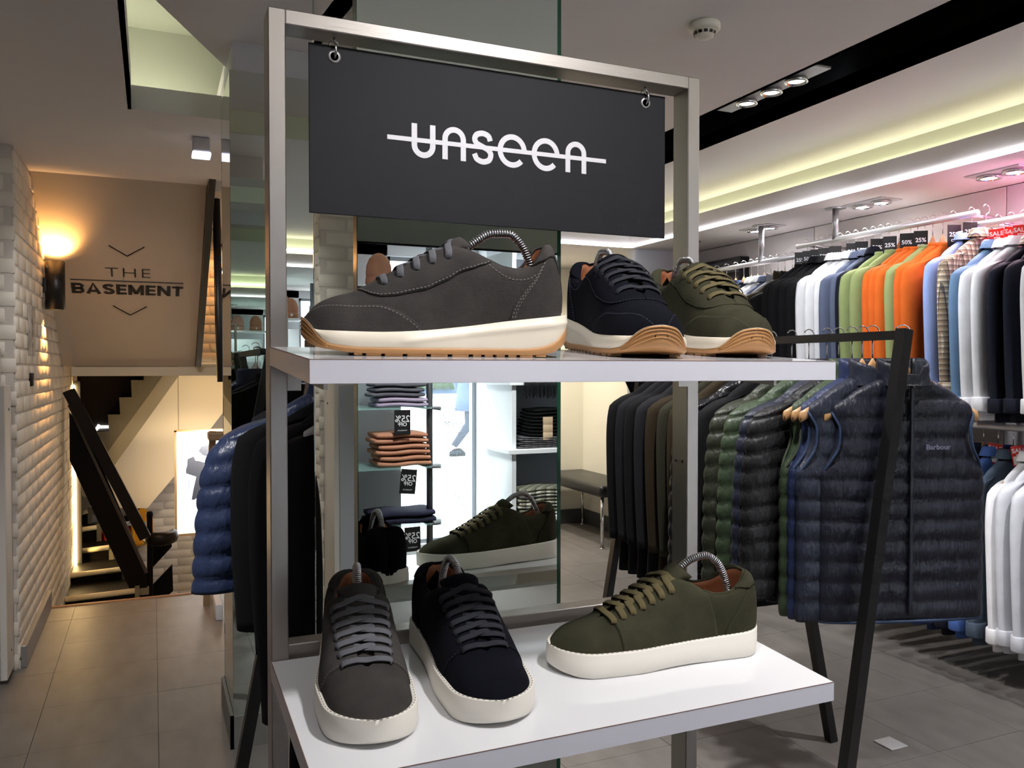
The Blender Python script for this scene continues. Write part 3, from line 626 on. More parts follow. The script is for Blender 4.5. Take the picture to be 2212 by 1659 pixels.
def patch(S, L, side, xa, xb, q0, q1, off, nx=26, nq=14):
    """raised panel on the upper between x=xa(q) and x=xb(q)"""
    qs = np.linspace(q0, q1, nq); ts = np.linspace(0, 1, nx); P = np.zeros((nx + 2, nq + 2, 3))
    ts2 = np.r_[0, ts, 1]; qs2 = np.r_[q0, qs, q1]
    for j, q in enumerate(qs2):
        x = xa(q) + (xb(q) - xa(q)) * ts2; Q = np.full_like(x, q)
        o = np.full_like(x, off); o[0] = -0.3; o[-1] = -0.3
        if j == 0 or j == nq + 1: o[:] = -0.3
        P[:, j] = S(x, Q, side) + surf_n(S, x, Q, side, L) * o[:, None]
    return grid(P, side > 0)
def dashes(pts, nrm, step=4.2, length=2.4, wid=0.55, hgt=0.35):
    P = np.array(pts); N = np.array(nrm); d = np.r_[0, np.cumsum(np.linalg.norm(np.diff(P, axis=0), axis=1))]; out = []
    for s in np.arange(1, d[-1] - length, step):
        a = np.array([np.interp(s, d, P[:, k]) for k in range(3)]); b = np.array([np.interp(s + length, d, P[:, k]) for k in range(3)]); n = np.array([np.interp(s, d, N[:, k]) for k in range(3)])
        t = b - a; t /= np.linalg.norm(t) + 1e-9; c = np.cross(t, n) * wid
        q = [a - c, b - c, b + c, a + c]; V = [p + n * hgt for p in q] + [p - n * 0.5 for p in q]
        out.append((V, [(0, 1, 2, 3), (0, 4, 5, 1), (1, 5, 6, 2), (2, 6, 7, 3), (3, 7, 4, 0)]))
    return out
def ribbon(P, N, w, t):
    rings = []; P = np.array(P, float); N = np.array(N, float)
    for i in range(len(P)):
        d = P[min(i + 1, len(P) - 1)] - P[max(i - 1, 0)]; d /= np.linalg.norm(d) + 1e-9; n = N[i] - d * (N[i] @ d); n /= np.linalg.norm(n) + 1e-9; c = np.cross(d, n)
        rings.append([P[i] + c * w / 2 * a + n * t / 2 * b for a, b in ((-1, -0.55), (-0.72, -1), (0.72, -1), (1, -0.55), (1, 0.55), (0.72, 1), (-0.72, 1), (-1, 0.55))])
    return loft(rings)
def make_shoe(name, label, f, um, lm, toe, heel, k, foot=1, stitch=None, group=None, tree_label=None, um2=None):
    L = f.L; S = shoe_surface(f); um2 = um2 or um
    t3 = Vector((toe[0], toe[1], shz(k, toe[1]))); h3 = Vector((heel[0], heel[1], shz(k, heel[1])))
    X = (h3 - t3).normalized(); Zn = Vector((0, -math.tan(SH[k][1]), 1)).normalized(); Yv = Zn.cross(X); sc = (h3 - t3).length / L
    root = bpy.data.objects.new(name, None); COL.objects.link(root); root.empty_display_size = 0.05
    M4 = Matrix(((X.x, Yv.x, Zn.x, t3.x), (X.y, Yv.y, Zn.y, t3.y), (X.z, Yv.z, Zn.z, t3.z + 0.0004), (0, 0, 0, 1)))
    root.matrix_world = M4; tag(root, label, 'sneaker', group)
    bend = lambda V: [(v[0] * sc, (v[1] + foot * 5.0 * math.sin(PI * min(max(v[0] / L, 0), 1)) - foot * 2.5) * sc, v[2] * sc) for v in V]
    def add(nm, VF, m, smooth=True):
        o = mk(nm, bend(VF[0]), VF[1], m, root, smooth, False)
        if nm in ('stitching', 'sole_stitching', 'eyelets', 'tread', 'toe_ribs'): o['kind'] = 'stuff'
        if nm in ('upper', 'sole', 'outsole', 'midsole', 'lining'):
            bm = bmesh.new(); bm.from_mesh(o.data); bmesh.ops.remove_doubles(bm, verts=bm.verts[:], dist=0.00012); bmesh.ops.recalc_face_normals(bm, faces=bm.faces[:]); bm.to_mesh(o.data); bm.free()
        return o
    xs = np.unique(np.concatenate([L * (0.5 - 0.5 * np.cos(np.linspace(0, PI, 84)))])); xs[0] = 0.0; xs[-1] = L; xu = xs * f.Lu / L
    # upper
    qs = np.linspace(0, 1, 18); parts = []
    for side in (-1, 1):
        P = np.stack([S(xu, np.full_like(xu, q), side) for q in qs], 1); parts.append(grid(P, side > 0))
    add('upper', cat(*parts), um)
    # lining inside the collar
    xl = np.linspace(f.xt - 22, np.max(f.yt.X[f.yt.Y > 0.5]), 40); parts = []
    for side in (-1, 1):
        w = f.uw(xl); yt = np.minimum(f.yt(xl), w * 0.95); zt = f.zt(xl); z0 = f.z0(xl); C = []
        for a in ((yt, zt), (yt - 2.2, zt - 1.5), (yt - 1.5, zt - 9), (np.maximum(w - 9, yt - 1), (zt + z0) / 2), (np.maximum(w - 12, 0), z0 + 8), (0 * w, z0 + 5)): C.append(np.stack([xl, side * np.maximum(a[0], 0), a[1]], -1))
        parts.append(grid(np.stack(C, 1), side < 0))
    add('lining', cat(*parts), TAN)
    # padded collar edge
    path = [(x, -min(f.yt(x), f.uw(x) * 0.95), f.zt(x)) for x in xl[14:]] + [(x, min(f.yt(x), f.uw(x) * 0.95), f.zt(x)) for x in xl[14:][::-1]]
    add('collar', tube(path, 1.9, 8), um2)
    # tongue
    tp = spline(f.tongue, 18); rings = []
    for i, (x, z) in enumerate(tp):
        u = i / 17; hwid = 11 + 13 * u; d = tp[min(i + 1, 17)] - tp[max(i - 1, 0)]; d = d / np.linalg.norm(d); n = np.array([-d[1], d[0]]); th = 2.0 + 1.6 * u
        top = []; bot = []
        for s in np.linspace(-1, 1, 11):
            drop = (0.25 + 0.30 * u) * hwid * s * s; rr = th * math.sqrt(max(0.0, 1 - s ** 6)) * (1 if i < 17 else 0.35)
            top.append((x - n[0] * drop + n[0] * rr, s * hwid, z - 3 - n[1] * drop + n[1] * rr)); bot.append((x - n[0] * drop - n[0] * rr, s * hwid, z - 3 - n[1] * drop - n[1] * rr))
        rings.append(top + bot[::-1])
    tg = add('tongue', loft(rings), um2)
    ex, ez = tp[14]; d = tp[15] - tp[13]; d /= np.linalg.norm(d); n3 = np.array([-d[1], 0, d[0]]); c3 = np.array([ex, 0, ez - 3]) + n3 * 3.2
    ring = [c3 + 5.2 * (math.cos(a) * np.array([d[0], 0, d[1]]) + math.sin(a) * np.array([0, 1, 0])) for a in np.linspace(0, 2 * PI, 20)]
    mk('emblem', bend(tube(ring, 0.55, 6, False)[0]), tube(ring, 0.55, 6, False)[1], um, tg, True, False)
    # raised panels
    st = []; seam = lambda xfun, q0, q1, side, off=1.2, nn=40: (S(xfun(np.linspace(q0, q1, nn)), np.linspace(q0, q1, nn), side) + surf_n(S, xfun(np.linspace(q0, q1, nn)), np.linspace(q0, q1, nn), side, L) * off, surf_n(S, xfun(np.linspace(q0, q1, nn)), np.linspace(q0, q1, nn), side, L))
    for side in (-1, 1):
        if f.kind == 'runner':
            # eyestay: low curved panel along the laces
            xb = np.linspace(58, 196, 40); lowq = np.interp(xb, [58, 63, 70, 80, 95, 126, 151, 177, 190, 196], [0.97, 0.72, 0.56, 0.46, 0.40, 0.36, 0.40, 0.55, 0.70, 0.84]); P = np.zeros((42, 14, 3))
            for j, v in enumerate(np.r_[0, np.linspace(0, 1, 12), 1]):
                Q = lowq + (0.995 - lowq) * v; x2 = np.r_[xb[0], xb, xb[-1]]; Q2 = np.r_[Q[0], Q, Q[-1]]; o = np.full(42, 1.3); o[0] = o[-1] = -0.3
                if j in (0, 13): o[:] = -0.3
                P[:, j] = S(x2, Q2, side) + surf_n(S, x2, Q2, side, L) * o[:, None]
            add('eyestay', grid(P, side > 0), um)
            qq = lowq + 0.025; st += dashes(S(xb, qq, side) + surf_n(S, xb, qq, side, L) * 1.35, surf_n(S, xb, qq, side, L))
            # toe guard
            xb = np.linspace(1.5, 128, 40); hq = np.interp(xb, [0, 20, 40, 80, 128], [0.70, 0.62, 0.50, 0.34, 0.0]); P = np.zeros((42, 12, 3))
            for j, v in enumerate(np.r_[0, np.linspace(0, 1, 10), 1]):
                Q = hq * v + 0.0; x2 = np.r_[xb[0], xb, xb[-1]]; Q2 = np.r_[Q[0], Q, Q[-1]]; o = np.full(42, 1.1)
                if j == 11: o[:] = -0.3
                P[:, j] = S(x2, Q2, side) + surf_n(S, x2, Q2, side, L) * o[:, None]
            add('toe_guard', grid(P, side > 0), um)
            st += dashes(S(xb, np.maximum(hq - 0.03, 0), side) + surf_n(S, xb, hq, side, L) * 1.15, surf_n(S, xb, hq, side, L))
            hc = lambda q: 216 + 34 * np.clip(q / 0.62, 0, 1) ** 1.6 + 0 * q
            add('heel_counter', patch(S, L, side, hc, lambda q: f.Lu - 0.3 + 0 * q, 0.0, 0.64, 1.1), um)
            for dx in (2.5, 5.5): st += dashes(*seam(lambda q: hc(q) + dx, 0.06, 0.62, side, 1.2))
            cq = lambda x: np.interp(x, [186, 196, 218, 238, 250], [0.84, 0.70, 0.58, 0.58, 0.62])
            xx = np.linspace(187, 247, 30); st += dashes(S(xx, cq(xx), side) + surf_n(S, xx, cq(xx), side, L) * 0.2, surf_n(S, xx, cq(xx), side, L))
            add('heel_tab', patch(S, L, side, lambda q: 258 - 16 * np.clip((q - 0.62) / 0.38, 0, 1) ** 0.8, lambda q: f.Lu - 0.3 + 0 * q, 0.62, 0.995, 2.0), um2)
        else:
            fr = lambda q: 71 + 5 * (1 - q)
            add('quarter_panel', patch(S, L, side, fr, lambda q: 206 - 20 * q, 0.0, 0.995, 1.2, 34, 18), um2)
            st += dashes(*seam(lambda q: fr(q) + 3, 0.05, 0.9, side, 1.25), 4.0, 2.2, 0.4, 0.15)
            hc = lambda q: 214 + 30 * np.clip(q / 0.62, 0, 1) ** 1.5 + 0 * q
            add('heel_counter', patch(S, L, side, hc, lambda q: f.Lu - 0.3 + 0 * q, 0.0, 0.64, 1.1), um)
            st += dashes(*seam(lambda q: hc(q) + 3, 0.06, 0.62, side, 1.2), 4.0, 2.2, 0.4, 0.15)
            add('heel_tab', patch(S, L, side, lambda q: 250 - 16 * np.clip((q - 0.62) / 0.38, 0, 1) ** 0.8, lambda q: f.Lu - 0.3 + 0 * q, 0.62, 0.995, 2.0), um2)
    add('stitching', cat(*st), stitch or um, False)
    # laces
    ls = []; holes = []; rows = f.rows; dxr = rows[1] - rows[0]
    def sp(x, q, side, off):
        p = S(np.array([x]), np.array([q]), side)[0]; n = surf_n(S, np.array([x]), np.array([q]), side, L)[0]; return p + n * off, n
    def topz(x): return float(np.interp(x, tp[:, 0], tp[:, 1])) - 3 + 2.6
    tk = Cv(*[(p[0], p[1]) for p in tp])
    def strand(xa, sa, xb_, over, straight=False):
        a0, n0 = sp(xa - 0.5, f.qe - 0.015, sa, 0.3); a1, n1 = sp(xa + 0.5, f.qe + 0.03, sa, 3.2); a2, n2 = sp(xa + 0.18 * (xb_ - xa), 0.965, sa, 3.4)
        xm = (xa + xb_) / 2; sl = (tk(xm + 3) - tk(xm - 3)) / 6; nn = np.array([-sl, 0, 1]) / math.sqrt(1 + sl * sl)
        c = np.array([xm, 0, max(tk(xm) - 1.0, f.zt(xm)) + 1.2 + over]); P = [a0, a1, a2, c]; N = [n0, n1, (n2 + nn) / 2, nn]
        if straight:
            b2, m2 = sp(xb_, 0.965, -sa, 3.4); b1, m1 = sp(xb_, f.qe + 0.03, -sa, 3.2); b0, m0 = sp(xb_, f.qe - 0.015, -sa, 0.3); P += [b2, b1, b0]; N += [(m2 + nn) / 2, m1, m0]
        else:
            b2, m2 = sp(xb_, 0.995, -sa, 0.9); b1, m1 = sp(xb_ + 1, 0.93, -sa, -2.0); P += [b2, b1]; N += [(m2 + nn) / 2, m1]
        PP = spline(np.array(P), 22); NN = spline(np.c_[np.array(N)] + np.arange(len(N))[:, None] * 1e-6, 22)
        return ribbon(PP, NN, 7.4, 1.7)
    ls.append(strand(rows[0], -1, rows[0], 0.6, True))
    for i in range(1, len(rows)):
        last = i == len(rows) - 1
        ls.append(strand(rows[i], -1, rows[i] + dxr * 0.75, 0.2)); ls.append(strand(rows[i] + 0.5, 1, rows[i] + dxr * 0.75, 2.0))
    add('lace', cat(*ls), lm)
    for x in rows:
        for side in (-1, 1):
            p, n = sp(x, f.qe, side, 1.35); holes.append(tube([p - n * 0.3, p + n * 0.25], 2.2, 10))
    add('eyelets', cat(*holes), BLACKP)
    # sole
    if f.kind == 'low':
        rim = 31.0; zb = lambda x: 2.2 * np.clip((45 - x) / 45, 0, 1) ** 2 * 3 + 1.2 * np.sin(PI * np.clip((x - 110) / 90, 0, 1))
        zs = Cv((0, 29.5), (60, 28), (140, 28.5), (210, 30), (275, 33)); prof = [(-5, 0), (-1.5, 0.0), (-0.2, 2.2), (0.2, 0.28), (0.3, 0.70), (-0.3, 0.735), (-0.3, 0.95), (-1.2, 0.995), (-4.2, 1.0), (-5.5, 0.955), (-12, 0.95)]
        parts = []
        for side in (-1, 1):
            C = []
            for o, v in prof:
                y = np.maximum(f.hw(xs) + np.minimum(o, 0) * np.clip(f.hw(xs) / 12, 0, 1) + max(o, 0) * np.clip(f.hw(xs) / 12, 0, 1), 0); b = zb(xs); z = b + v if v > 1.0 else b + (zs(xs) - b) * v
                xo = xs + np.where(xs < 30, -o * 0.0, 0); C.append(np.stack([xo, side * y, z], -1))
            b = zb(xs); C = [np.stack([xs, 0 * xs, b], -1)] + C + [np.stack([xs, 0 * xs, zs(xs) - 2], -1)]
            parts.append(grid(np.stack(C, 1), side > 0))
        add('sole', cat(*parts), RUBBER)
        pts = [(x, -(f.hw(x) - 2.6 * min(1, f.hw(x) / 12)), zs(x) + 0.05) for x in xs[::-1]] + [(x, f.hw(x) - 2.6 * min(1, f.hw(x) / 12), zs(x) + 0.05) for x in xs]
        add('sole_stitching', cat(*dashes(np.array(pts)[2:-2], np.tile([0, 0, 1.0], (len(pts) - 4, 1)), 6.2, 2.6, 0.5, 0.2)), mat('sole_stitch', (150, 142, 128), 0.8), False)
    else:
        zb = Cv((0, 19), (4, 14), (12, 9), (25, 6), (50, 3), (70, 2.2), (240, 2.2), (262, 4), (278, 11), (286, 18), (290, 24)); zo = Cv((0, 38), (4, 35.5), (10, 29), (18, 18), (28, 11.5), (60, 8.5), (225, 9), (250, 11), (265, 16), (280, 27), (290, 38))
        zm = lambda x: np.maximum(f.z0(x) + 1.5, zo(x) + 0.3)
        po = []; pm = []
        for side in (-1, 1):
            C = [np.stack([xs, 0 * xs, zb(xs)], -1)]
            for o, v in ((-4, 0), (-1.0, 0.04), (0.2, 0.3), (0.5, 0.6), (0.6, 1.0), (-3, 1.0)):
                C.append(np.stack([xs, side * np.maximum(f.hw(xs) + o * np.clip(f.hw(xs) / 10, 0, 1), 0), zb(xs) + (zo(xs) - zb(xs)) * v], -1))
            po.append(grid(np.stack(C, 1), side > 0)); C = []
            for v in np.linspace(0, 1, 12):
                z = zo(xs) - 0.5 + (zm(xs) - zo(xs) + 0.5) * v; ridge = 1.6 * np.exp(-((z - (16 + (xs - 110) * 0.13)) / 3.2) ** 2) * (xs > 100) + 1.2 * np.exp(-((z - (26 + (xs - 180) * 0.11)) / 2.4) ** 2) * (xs > 170)
                bulge = 1.8 * math.sin(PI * v) - 1.6 * v ** 3
                C.append(np.stack([xs, side * np.maximum(f.hw(xs) + (bulge + ridge - 0.4) * np.clip(f.hw(xs) / 12, 0, 1), 0), z], -1))
            C.append(np.stack([xs, side * np.maximum(f.hw(xs) - 6, 0), zm(xs) - 0.5], -1)); C.append(np.stack([xs, 0 * xs, zm(xs) - 1], -1)); pm.append(grid(np.stack(C, 1), side > 0))
        add('outsole', cat(*po), GUM); add('midsole', cat(*pm), CREAM)
        lg = []
        for side in (-1, 1):
            for a, b in ((52, 60), (64, 79), (83, 101), (106, 126), (131, 149), (154, 172), (177, 186), (190, 199), (203, 212), (216, 225), (229, 243), (247, 258)):
                w0, w1 = float(f.hw(a)), float(f.hw(b)); zz = max(0.0, float(zb((a + b) / 2)) - 2.2)
                V = [(a, side * (w0 - 16), zz), (b, side * (w1 - 16), zz), (b, side * (w1 - 1.5), zz), (a, side * (w0 - 1.5), zz)]; V += [(v[0], v[1], v[2] + 5.0) for v in V]
                lg.append((V, [(0, 1, 2, 3), (4, 5, 6, 7), (0, 1, 5, 4), (1, 2, 6, 5), (2, 3, 7, 6), (3, 0, 4, 7)]))
        add('tread', cat(*lg), GUM, False)
        # ribs over the gum toe
        rbz = []
        for v in (0.28, 0.5, 0.72, 0.9):
            pth = [(26 * u * u, math.copysign(float(f.hw(26 * u * u)) + 0.5 * (u != 0), u) if abs(u) > 1e-6 else 0.0, float(zb(26 * u * u) + (zo(26 * u * u) - zb(26 * u * u)) * v)) for u in np.linspace(-1, 1, 41)]; pth = [(p[0] - 0.45, p[1], p[2]) for p in pth]
            rbz.append(tube(pth, 0.7, 6))
        add('toe_ribs', cat(*rbz), GUM)
    # shoe tree: bent steel coil held inside the shoe
    tr = bpy.data.objects.new('shoe_tree', None); COL.objects.link(tr); tr.matrix_world = M4; tr.empty_display_size = 0.03
    tag(tr, tree_label, 'shoe tree', 'steel coil shoe trees')
    ax = spline(f.spring, 240); d = np.r_[0, np.cumsum(np.linalg.norm(np.diff(ax, axis=0), axis=1))]; pitch = 2.7; turns = d[-1] / pitch; hel = []
    for i in range(int(turns * 9)):
        s = d[-1] * i / (turns * 9); x = np.interp(s, d, ax[:, 0]); z = np.interp(s, d, ax[:, 1]); x2 = np.interp(min(s + 0.5, d[-1]), d, ax[:, 0]); z2 = np.interp(min(s + 0.5, d[-1]), d, ax[:, 1]); x1 = np.interp(max(s - 0.5, 0), d, ax[:, 0]); z1 = np.interp(max(s - 0.5, 0), d, ax[:, 1])
        t = np.array([x2 - x1, z2 - z1]); t /= np.linalg.norm(t); n = np.array([-t[1], 0, t[0]]); a = 2 * PI * s / pitch
        hel.append(np.array([x, 0, z]) + 3.9 * (math.cos(a) * n + math.sin(a) * np.array([0, 1, 0])))
    VF = tube(hel, 1.05, 5); mk('coil', bend(VF[0]), VF[1], SPRING, tr, True, False)
    VF = tube([(p[0], 0, p[1]) for p in ax[::8]], 3.1, 8); mk('core', bend(VF[0]), VF[1], mat('coil_core', (110, 110, 112), 0.4, 0.9), tr, True, False)
    hx, hz = f.spring[-1]; VF = cat(lathe([(0, -14), (7, -12), (10, -4), (9, 4), (5, 7), (0, 8)], 16, (hx + 2, 0, hz - 6))); mk('heel_knob', bend(VF[0]), VF[1], BLACKP, tr, True, False)
    fx, fz = f.spring[0]; VF = lathe([(0, -10), (9, -8), (14, 0), (10, 8), (5, 11), (0, 12)], 16, (fx - 4, 0, fz - 8)); mk('toe_block', bend(VF[0]), VF[1], BLACKP, tr, True, False)
    return root
RF, LF = runner_form(), low_form()
GS, NS, OS = suede('grey', (62, 59, 57)), suede('navy', (13, 14, 22)), suede('olive', (56, 55, 41))
GS2, OS2 = suede('grey_light', (68, 65, 63)), suede('olive_light', (61, 60, 45))
GL, NL, OL = mat('lace_grey', (92, 93, 98), 0.85, bump=0.4, bscale=700), mat('lace_navy', (25, 27, 36), 0.85, bump=0.4, bscale=700), mat('lace_olive', (92, 82, 50), 0.85, bump=0.4, bscale=700)
SGR, SNV, SOL = mat('thread_grey', (104, 100, 97), 0.8), mat('thread_navy', (34, 36, 50), 0.8), mat('thread_olive', (58, 58, 40), 0.8)
gU, gLw = 'retro runners on the upper shelf', 'low-top sneakers on the lower shelf'
make_shoe('runner_sneaker', 'grey suede runner with cream midsole lying sideways on the upper shelf', RF, GS, GL, (0.139, 0.862), (0.418, 0.821), 0, 1, SGR, gU, 'steel coil shoe tree arching out of the grey runner', GS2)
make_shoe('runner_sneaker', 'navy suede runner with gum toe between grey and olive runners', RF, NS, NL, (0.517, 0.772), (0.568, 1.052), 0, -1, SNV, gU, 'steel coil shoe tree in the navy runner')
make_shoe('runner_sneaker', 'olive suede runner with gum toe at right end of the upper shelf', RF, OS, OL, (0.668, 0.795), (0.710, 1.072), 0, -1, SOL, gU, 'steel coil shoe tree in the olive runner', OS2)
make_shoe('low_top_sneaker', 'grey suede low-top sneaker with thick white sole facing forward', LF, GS, GL, (0.192, 0.772), (0.232, 1.046), 1, 1, SGR, gLw, 'steel coil shoe tree in the grey low-top', GS2)
make_shoe('low_top_sneaker', 'navy suede low-top sneaker with thick white sole facing forward', LF, NS, NL, (0.327, 0.768), (0.340, 1.044), 1, -1, SNV, gLw, 'steel coil shoe tree in the navy low-top')
make_shoe('low_top_sneaker', 'olive suede low-top sneaker lying sideways on the lower shelf', LF, OS, OL, (0.432, 0.888), (0.714, 0.866), 1, 1, SOL, gLw, 'steel coil shoe tree arching out of the olive low-top', OS2)
# ------------------------------------------------------------------ garments and hangers
def ell(cx, cy, z, a, b, n=30, p=0.8, fold=0.0, ph=0.0, k=5, zt=None):
    out = []
    for i in range(n):
        t = 2 * PI * i / n; c, s = math.cos(t), math.sin(t); f = 1 + fold * math.sin(k * t + ph) + 0.5 * fold * math.sin((2 * k + 1) * t + 2 * ph)
        out.append((cx + a * math.copysign(abs(c) ** p, c), cy + b * math.copysign(abs(s) ** p, s) * f, z + (0 if zt is None else zt(c))))
    return out
def quilt(z, pitch): return abs(math.sin(PI * z / pitch)) ** 0.42
def body(L, W, th, hem, seed, quilted=0.0, pitch=0.056, vest=False, n=34, fold=0.06):
    """shell from shoulder to hem; local z=0 at the base of the neck"""
    rr = random.Random(seed); ph = rr.uniform(0, 6); k = rr.choice((4, 5, 6))
    if vest: A = Cv((0, 0.075), (0.03, 0.13), (0.06, 0.178), (0.085, W - 0.012), (0.11, W - 0.004), (0.15, W - 0.016), (0.20, W - 0.012), (0.25, W + 0.012), (0.30, W + 0.034), (L, hem))
    else: A = Cv((0, 0.075), (0.03, 0.125), (0.06, 0.17), (0.09, W - 0.02), (0.13, W), (0.25, W + 0.005), (L, hem))
    B = Cv((0, th * 0.9), (0.05, th * 0.85), (0.12, th), (0.3, th * 1.05), (L, th * 0.95))
    rings = []; nz = int(L / (pitch / 7)) if quilted else 34
    zs = np.linspace(0, L, nz) if quilted else np.r_[np.linspace(0, 0.14, 12), np.linspace(0.18, L, 20)]
    for z in zs:
        f = fold * min(1, max(0, (z - 0.10) / 0.35)); a = float(A(z)); b = float(B(z))
        if quilted:
            g = quilt(z, pitch); a += quilted * 0.5 * (g - 0.6); b += quilted * (g - 0.6); f = 0.02 + 0.035 * (1 - g)
        rings.append(ell(0, 0, -z - 0.0, a, b, n, 0.72, f, ph + z * 3, k))
    rings.append(ell(0, 0, -L + 0.004, float(A(L)) * 0.97, float(B(L)) * 0.8, n, 0.72)); 
    return loft(rings, True, True)
def sleeve(side, W, L, r0, r1, flare, th, seed, quilted=0.0, pitch=0.056, n=16, fwd=-0.02):
    path = spline([(side * (W - 0.045), 0, -0.075), (side * (W + 0.004), 0.0, -0.11), (side * (W + 0.02 + flare * 0.35), fwd * 0.3, -0.38 * L), (side * (W + 0.02 + flare * 0.7), fwd * 0.8, -0.70 * L), (side * (W + 0.012 + flare), fwd, -L)], int(L / (pitch / 6)) if quilted else 22)
    rr = random.Random(seed + 3); ph = rr.uniform(0, 6); rings = []; m = len(path)
    for i, p in enumerate(path):
        u = i / (m - 1); r = r0 + (r1 - r0) * u; t = th * (1.0 - 0.15 * u); g = 0
        if quilted: g = quilted * (quilt(p[2], pitch) - 0.6)
        f = 0.05 * math.sin(u * 9 + ph) if not quilted else 0.02
        rings.append([(p[0] + (r + g) * math.cos(a), p[1] + (t + g) * math.sin(a) * (1 + f * math.cos(2 * a + ph)), p[2] + 0.35 * side * r * math.cos(a) * -(1 - u) * 0.8) for a in [2 * PI * j / n for j in range(n)]])
    return loft(rings)
def collar(h, r0, r1, th, kind='stand'):
    rings = []
    if kind == 'shirt': prof = [(0.0, 1.0), (0.035, 0.98), (0.045, 1.0), (0.038, 1.12), (0.005, 1.32)]
    elif kind == 'crew': prof = [(-0.004, 1.02), (0.006, 1.04), (0.014, 1.0), (0.012, 0.9)]
    else: prof = [(-0.02, 1.12), (h * 0.25, 1.02), (h * 0.5, 1.04), (h * 0.75, 1.02), (h * 0.95, 1.0), (h, 0.94), (h * 0.85, 0.88), (-0.03, 0.80)]
    for z, s in prof:
        rg = ell(0, 0, 0, r0 * s, th * 1.05 * s, 28, 0.9); rings.append([(x, y, (z if kind != 'stand' else (z if z < 0 else z * (0.42 + 0.58 * min(1.0, max(0.0, (y / (th * 1.05 * s) + 1.15) / 1.25)) ** 0.7) - 0.02 * max(0.0, -y / th) * (abs(x) < 0.03))) - 0.004) for x, y, _ in rg])
    return loft(rings, False, False)
GM = {}
def gmesh(kind, seed=0):
    """garment prototypes: (list of part name, mesh data)"""
    key = (kind, seed)
    if key in GM: return GM[key]
    P = []
    if kind == 'shirt':
        P = [('body', body(0.74, 0.215, 0.030, 0.235, seed)), ('sleeve', sleeve(-1, 0.215, 0.68, 0.058, 0.038, 0.015, 0.030, seed)), ('sleeve', sleeve(1, 0.215, 0.68, 0.058, 0.038, 0.015, 0.030, seed + 1)), ('collar', collar(0.04, 0.078, 0, 0.034, 'shirt')),
             ('cuff', cat(*[lathe([(0.040, 0), (0.043, 0.004), (0.043, 0.055), (0.040, 0.06)], 14, (s * 0.242, -0.02, -0.70)) for s in (-1,)])), ('cuff', cat(*[lathe([(0.040, 0), (0.043, 0.004), (0.043, 0.055), (0.040, 0.06)], 14, (s * 0.242, -0.02, -0.70)) for s in (1,)]))]
    elif kind == 'sweat':
        P = [('body', body(0.70, 0.22, 0.034, 0.235, seed)), ('sleeve', sleeve(-1, 0.22, 0.64, 0.066, 0.042, 0.02, 0.034, seed)), ('sleeve', sleeve(1, 0.22, 0.64, 0.066, 0.042, 0.02, 0.034, seed + 1)), ('collar', collar(0.02, 0.082, 0, 0.036, 'crew')), ('hem', loft([ell(0, 0, -0.745, 0.215, 0.034, 28, 0.72), ell(0, 0, -0.695, 0.222, 0.036, 28, 0.72), ell(0, 0, -0.685, 0.236, 0.036, 28, 0.72)]))]
    elif kind == 'coat':
        P = [('body', body(0.80, 0.222, 0.036, 0.25, seed)), ('sleeve', sleeve(-1, 0.222, 0.66, 0.072, 0.050, 0.02, 0.036, seed)), ('sleeve', sleeve(1, 0.222, 0.66, 0.072, 0.050, 0.02, 0.036, seed + 1)), ('collar', collar(0.055, 0.076, 0, 0.042))]
    elif kind == 'puffer':
        P = [('body', body(0.70, 0.225, 0.036, 0.25, seed, 0.012)), ('sleeve', sleeve(-1, 0.225, 0.68, 0.080, 0.060, 0.065, 0.036, seed, 0.010)), ('sleeve', sleeve(1, 0.225, 0.68, 0.076, 0.056, 0.03, 0.036, seed + 1, 0.010)), ('collar', collar(0.062, 0.076, 0, 0.046))]
    elif kind == 'puffer_short':
        P = [('body', body(0.55, 0.225, 0.038, 0.24, seed, 0.010, 0.058)), ('sleeve', sleeve(-1, 0.225, 0.50, 0.074, 0.056, 0.07, 0.040, seed, 0.009, 0.058)), ('sleeve', sleeve(1, 0.225, 0.50, 0.078, 0.060, 0.055, 0.040, seed + 1, 0.009, 0.058)), ('collar', collar(0.06, 0.088, 0, 0.046))]
    elif kind == 'vest':
        P = [('body', body(0.725, 0.225, 0.032, 0.258, seed, 0.011, 0.0605, True, 44)), ('collar', collar(0.062, 0.074, 0, 0.052))]
        for s in (-1, 1):
            AV = Cv((0.085, 0.213), (0.11, 0.221), (0.15, 0.209), (0.20, 0.213), (0.25, 0.237), (0.30, 0.259)); pth = [(s * (float(AV(-z)) + 0.001 - 0.006 * abs(math.sin(t))), 0.024 * math.sin(t), z) for t, z in [(a, -0.192 + 0.088 * math.cos(a)) for a in np.linspace(-PI, PI, 30)]]
            P.append(('armhole_trim', tube(pth, 0.0045, 6, False)))
    out = []
    for nm, vf in P:
        o = mk(nm, *vf, BLACKP, None, True); out.append((nm, o.data)); bpy.data.objects.remove(o)
    GM[key] = out; return out
def hang(name, label, kind, m, loc, rz=0.0, group=None, seed=0, m2=None, cat_='jacket', parts2=(), scale=(1, 1, 1)):
    r = bpy.data.objects.new(name, None); COL.objects.link(r); r.location = loc; r.rotation_euler = (0, 0, rz); r.scale = scale; r.empty_display_size = 0.05
    tag(r, label, cat_, group)
    for nm, me in gmesh(kind, seed):
        o = bpy.data.objects.new(nm, me); COL.objects.link(o); o.parent = r; setmat(o, m2 if (m2 and nm in parts2) else m)
    return r
